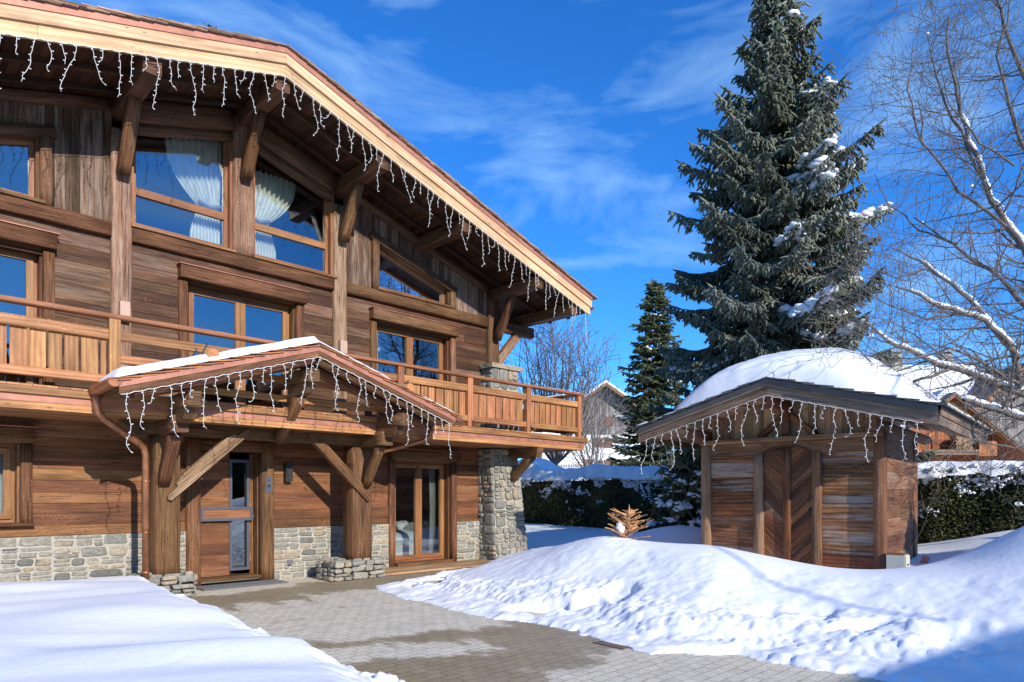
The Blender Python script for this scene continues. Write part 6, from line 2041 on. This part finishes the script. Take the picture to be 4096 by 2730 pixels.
# wooded mountainside across the valley (mirrored in the windows)
N = 90
xs = np.linspace(-1, 1, N); b = MB()
V = []; F = []
for i in range(N):
    az = R(60 + 150 * i / (N - 1)); d0 = 260
    for j in range(14):
        r = d0 + j * 26
        z = (j / 13) ** 0.9 * (95 + 26 * float(fbm(np.array(i * 0.09), np.array(2.2), 77, 3))) + 5 * float(fbm(np.array(i * 0.5), np.array(j * 0.7), 78, 3)) - 2
        V.append((math.sin(az) * r, math.cos(az) * r, z))
for i in range(N - 1):
    for j in range(13):
        a = i * 14 + j; F.append((a, a + 1, a + 15, a + 14))
me = bpy.data.meshes.new('mountain'); me.from_pydata(V, [], F); me.materials.append(W['snow']); me.polygons.foreach_set('use_smooth', [True] * len(F))
mo_ = bpy.data.objects.new('mountain', me); C.objects.link(mo_); mo_['kind'] = 'structure'
nr = np.random.RandomState(4)
N = 9000
Va = np.array(V).reshape(90, 14, 3)
ii = nr.randint(0, 89, N); jj = nr.randint(0, 13, N); fi, fj = nr.rand(N, 1), nr.rand(N, 1)
pp = Va[ii, jj] * (1 - fi) * (1 - fj) + Va[ii + 1, jj] * fi * (1 - fj) + Va[ii, jj + 1] * (1 - fi) * fj + Va[ii + 1, jj + 1] * fi * fj
hh = nr.uniform(9, 19, (N, 1))
V2, Q2, r2 = spindles(pp, pp + np.c_[np.zeros((N, 2)), hh], hh[:, 0] * 0.19, nr.rand(N), 5, ((0, 0.9), (0.15, 1.0), (0.6, 0.5), (1.0, 0.02)))
fo = np_mesh('forest', V2, Q2, r2, W['forest']); tag(fo, 'dark conifer forest on the mountainside', 'forest', None, 'stuff')

# ================================================================== INSIDE THE WINDOWS
def drape(mb, x_top, x_tie, x_bot, z_top, z_tie, z_bot, y, folds=7, slope=0.0):
    """gathered curtain: x_* are (left, right) at top, tie and hem."""
    n = 80; rows = 26; i0 = len(mb.v)
    for r_ in range(rows + 1):
        f = r_ / rows; z = z_top + (z_bot - z_top) * f
        ft = (z_top - z_tie) / (z_top - z_bot)
        if f < ft:
            g = (f / ft) ** 2.2; a = x_top[0] + (x_tie[0] - x_top[0]) * g; c = x_top[1] + (x_tie[1] - x_top[1]) * g
        else:
            g = min(1, ((f - ft) / (1 - ft)) * 1.6) ** 0.7; a = x_tie[0] + (x_bot[0] - x_tie[0]) * g; c = x_tie[1] + (x_bot[1] - x_tie[1]) * g
        for k in range(n + 1):
            q = k / n
            amp = 0.045 * (0.5 + 0.5 * (c - a) / max(0.2, x_top[1] - x_top[0]))
            zz = z + slope * (a + (c - a) * q - x_top[1]) * (1 - f)
            mb.v.append(tuple(mb.P((a + (c - a) * q, y + amp * math.sin(q * folds * 6.283 + 0.6 * math.sin(f * 3)), zz))))
    for r_ in range(rows):
        for k in range(n):
            a = i0 + r_ * (n + 1) + k
            mb.f.append((a, a + 1, a + n + 2, a + n + 1)); mb.uv.append([(0, 0)] * 4); mb.r.append(0.5); mb.sm.append(True)
for (lab, xt, xi, xb, zt, slp, side) in (('cream curtain tied back at the right of the big left gable window', (3.86, 4.80), (4.40, 4.76), (4.26, 4.78), 7.86, 0.3, 1),
                                   ('cream curtain tied back at the left of the big right gable window', (5.28, 6.22), (5.30, 5.64), (5.30, 5.82), 7.86, -0.3, -1)):
    root = thing('curtain', lab, 'curtain', tuple(CH @ Vector((xi[0], -0.34, 6.0))), R(45), 'curtains in the gable windows')
    b = MB(CH); drape(b, xt, xi, xb, zt - (0.28 if side < 0 else 0.0), 6.62, 5.86, -0.34, 9, 0.3 if side > 0 else 0.0); cu = b.build('curtain_cloth', W['curtain'], root, recalc=False)
    b = MB(CH); b.tube([(xi[0] - 0.02, -0.27, 6.66), ((xi[0] + xi[1]) / 2, -0.255, 6.60), (xi[1] + 0.02, -0.27, 6.66)], 0.035, 6); b.build('tie_band', W['tie'], root)
b = MB(CH); b.box(5.7, 6.6, -1.2, -0.7, 5.74, 6.05); b.box(5.7, 6.6, -1.2, -1.05, 6.05, 6.25)
tag(b.build('sofa', W['linen']), 'white sofa end behind the big right gable window', 'sofa')
root = thing('pendant_lamp', 'cluster of white tube lamps hanging behind the right balcony door', 'lamp', tuple(CH @ Vector((8.2, -0.8, 5.1))), R(45))
b = MB(CH)
for x, y, z in ((8.02, -0.75, 4.93), (8.12, -0.9, 4.78), (8.24, -0.8, 4.90), (8.05, -0.65, 4.62), (8.34, -0.7, 4.72), (8.16, -0.72, 4.55)):
    q = MB(CH); q.tube([(x, y, z), (x, y, z + 0.2)], 0.05, 12); q.tube([(x, y, z + 0.2), (x, y, 5.3)], 0.004, 4); q.build('lamp_shade', W['linen'], root)
# bed behind the ground floor door
root = thing('bed', 'bed with white covers and pillows behind the ground floor glass door', 'bed', tuple(CH @ Vector((9.0, -1.4, 0.1))), R(45))
def soft(mb, x0, x1, y0, y1, z0, z1, n=14, puff=0.07):
    i0 = len(mb.v)
    for side in (1, 0):
        for i in range(n + 1):
            for j in range(n + 1):
                u, v = i / n, j / n
                e = (max(0, 1 - abs(2 * u - 1) ** 4) * max(0, 1 - abs(2 * v - 1) ** 4)) ** 0.5
                z = z0 + (z1 - z0) * (0.5 + (0.5 if side else -0.5) * e) + (puff * fb(u * 3, v * 3, 5) * e if side else 0)
                mb.v.append(tuple(mb.P((x0 + (x1 - x0) * u, y0 + (y1 - y0) * v, z))))
    N1 = (n + 1) ** 2
    for s in (0, 1):
        for i in range(n):
            for j in range(n):
                a = i0 + s * N1 + i * (n + 1) + j
                mb.f.append((a, a + n + 1, a + n + 2, a + 1) if s == 0 else (a, a + 1, a + n + 2, a + n + 1)); mb.uv.append([(0, 0)] * 4); mb.r.append(0.5); mb.sm.append(True)
b = MB(CH); b.box(8.2, 10.2, -2.3, -0.75, 0.05, 0.42, 0); b.build('bed_base', W['curtain'], root)
b = MB(CH); soft(b, 8.15, 10.2, -2.35, -0.72, 0.36, 0.72); b.build('duvet', W['linen'], root)
for x, y in ((9.6, -1.6), (9.75, -1.0)):
    b = MB(CH); soft(b, x - 0.3, x + 0.35, y - 0.3, y + 0.3, 0.66, 0.92); b.build('pillow', W['linen'], root)
b = MB(CH); drape(b, (9.48, 9.66), (9.50, 9.66), (9.48, 9.68), 2.3, 1.2, 0.1, -0.36, 3)
tag(b.build('curtain', W['curtain'], recalc=False), 'narrow pale curtain at the right inside the ground floor glass door', 'curtain')
b = MB(CH); b.poly([(1.2, -0.30, 1.2), (1.66, -0.30, 1.2), (1.66, -0.30, 2.25), (1.2, -0.30, 2.25)]); b.box(0.3, 1.66, -0.315, -0.30, 1.2, 2.25)
tag(b.build('roller_blind', W['linen']), 'pale roller blind inside the ground floor window at the left edge', 'blind')

# snow on the porch roof and on the rail
def pthick(x, y):
    q = (x - PR)
    d = 2.42 - y
    e = s1(0, 0.10, d) * s1(0, 0.05, 2.76 - abs(q))
    if q < 0:
        t = 0.12 + 0.04 * fb(x * 2.5, y * 2, 5)
    else:
        t = 0.055 * (1 - 0.9 * s1(1.25, 1.6, q) * (1 - s1(1.9, 2.1, q))) + 0.02 * fb(x * 2.5, y * 2, 5)
    return max(0, t) * e ** 0.5
snow_cap('snow_cap', CH, [PR - 2.78 + 5.56 * k / 120 for k in range(121)], [1.50 + 0.93 * k / 22 for k in range(23)],
         lambda x, y: pf(x) + 0.215, pthick, 'thin snow layer on the entrance porch roof')
b = MB(CH)
x = 11.6
while x < 12.72:
    b.blob((x, 1.40, 4.03), 0.06, 0.06, 0.022, 6, 4, 0.2); x += 0.05
for k in range(60):
    b.blob((12.68 + rng.uniform(-.03, .03), 1.3 - k * 0.06, 4.035), 0.06, 0.05, 0.03, 6, 4, 0.2)
tag(b.build('rail_snow', W['snow_fine'], recalc=False), 'strip of snow on the handrail at the balcony corner', 'snow', None, 'stuff')
b = MB(CH)
for k in range(40):
    x = rng.uniform(10.9, 12.4); b.blob((x, 1.2 + rng.uniform(-.1, .15), 2.98), 0.12, 0.10, 0.035, 7, 4, 0.25)
tag(b.build('deck_snow', W['snow_fine'], recalc=False), 'patch of melting snow on the balcony floor at its right end', 'snow', None, 'stuff')
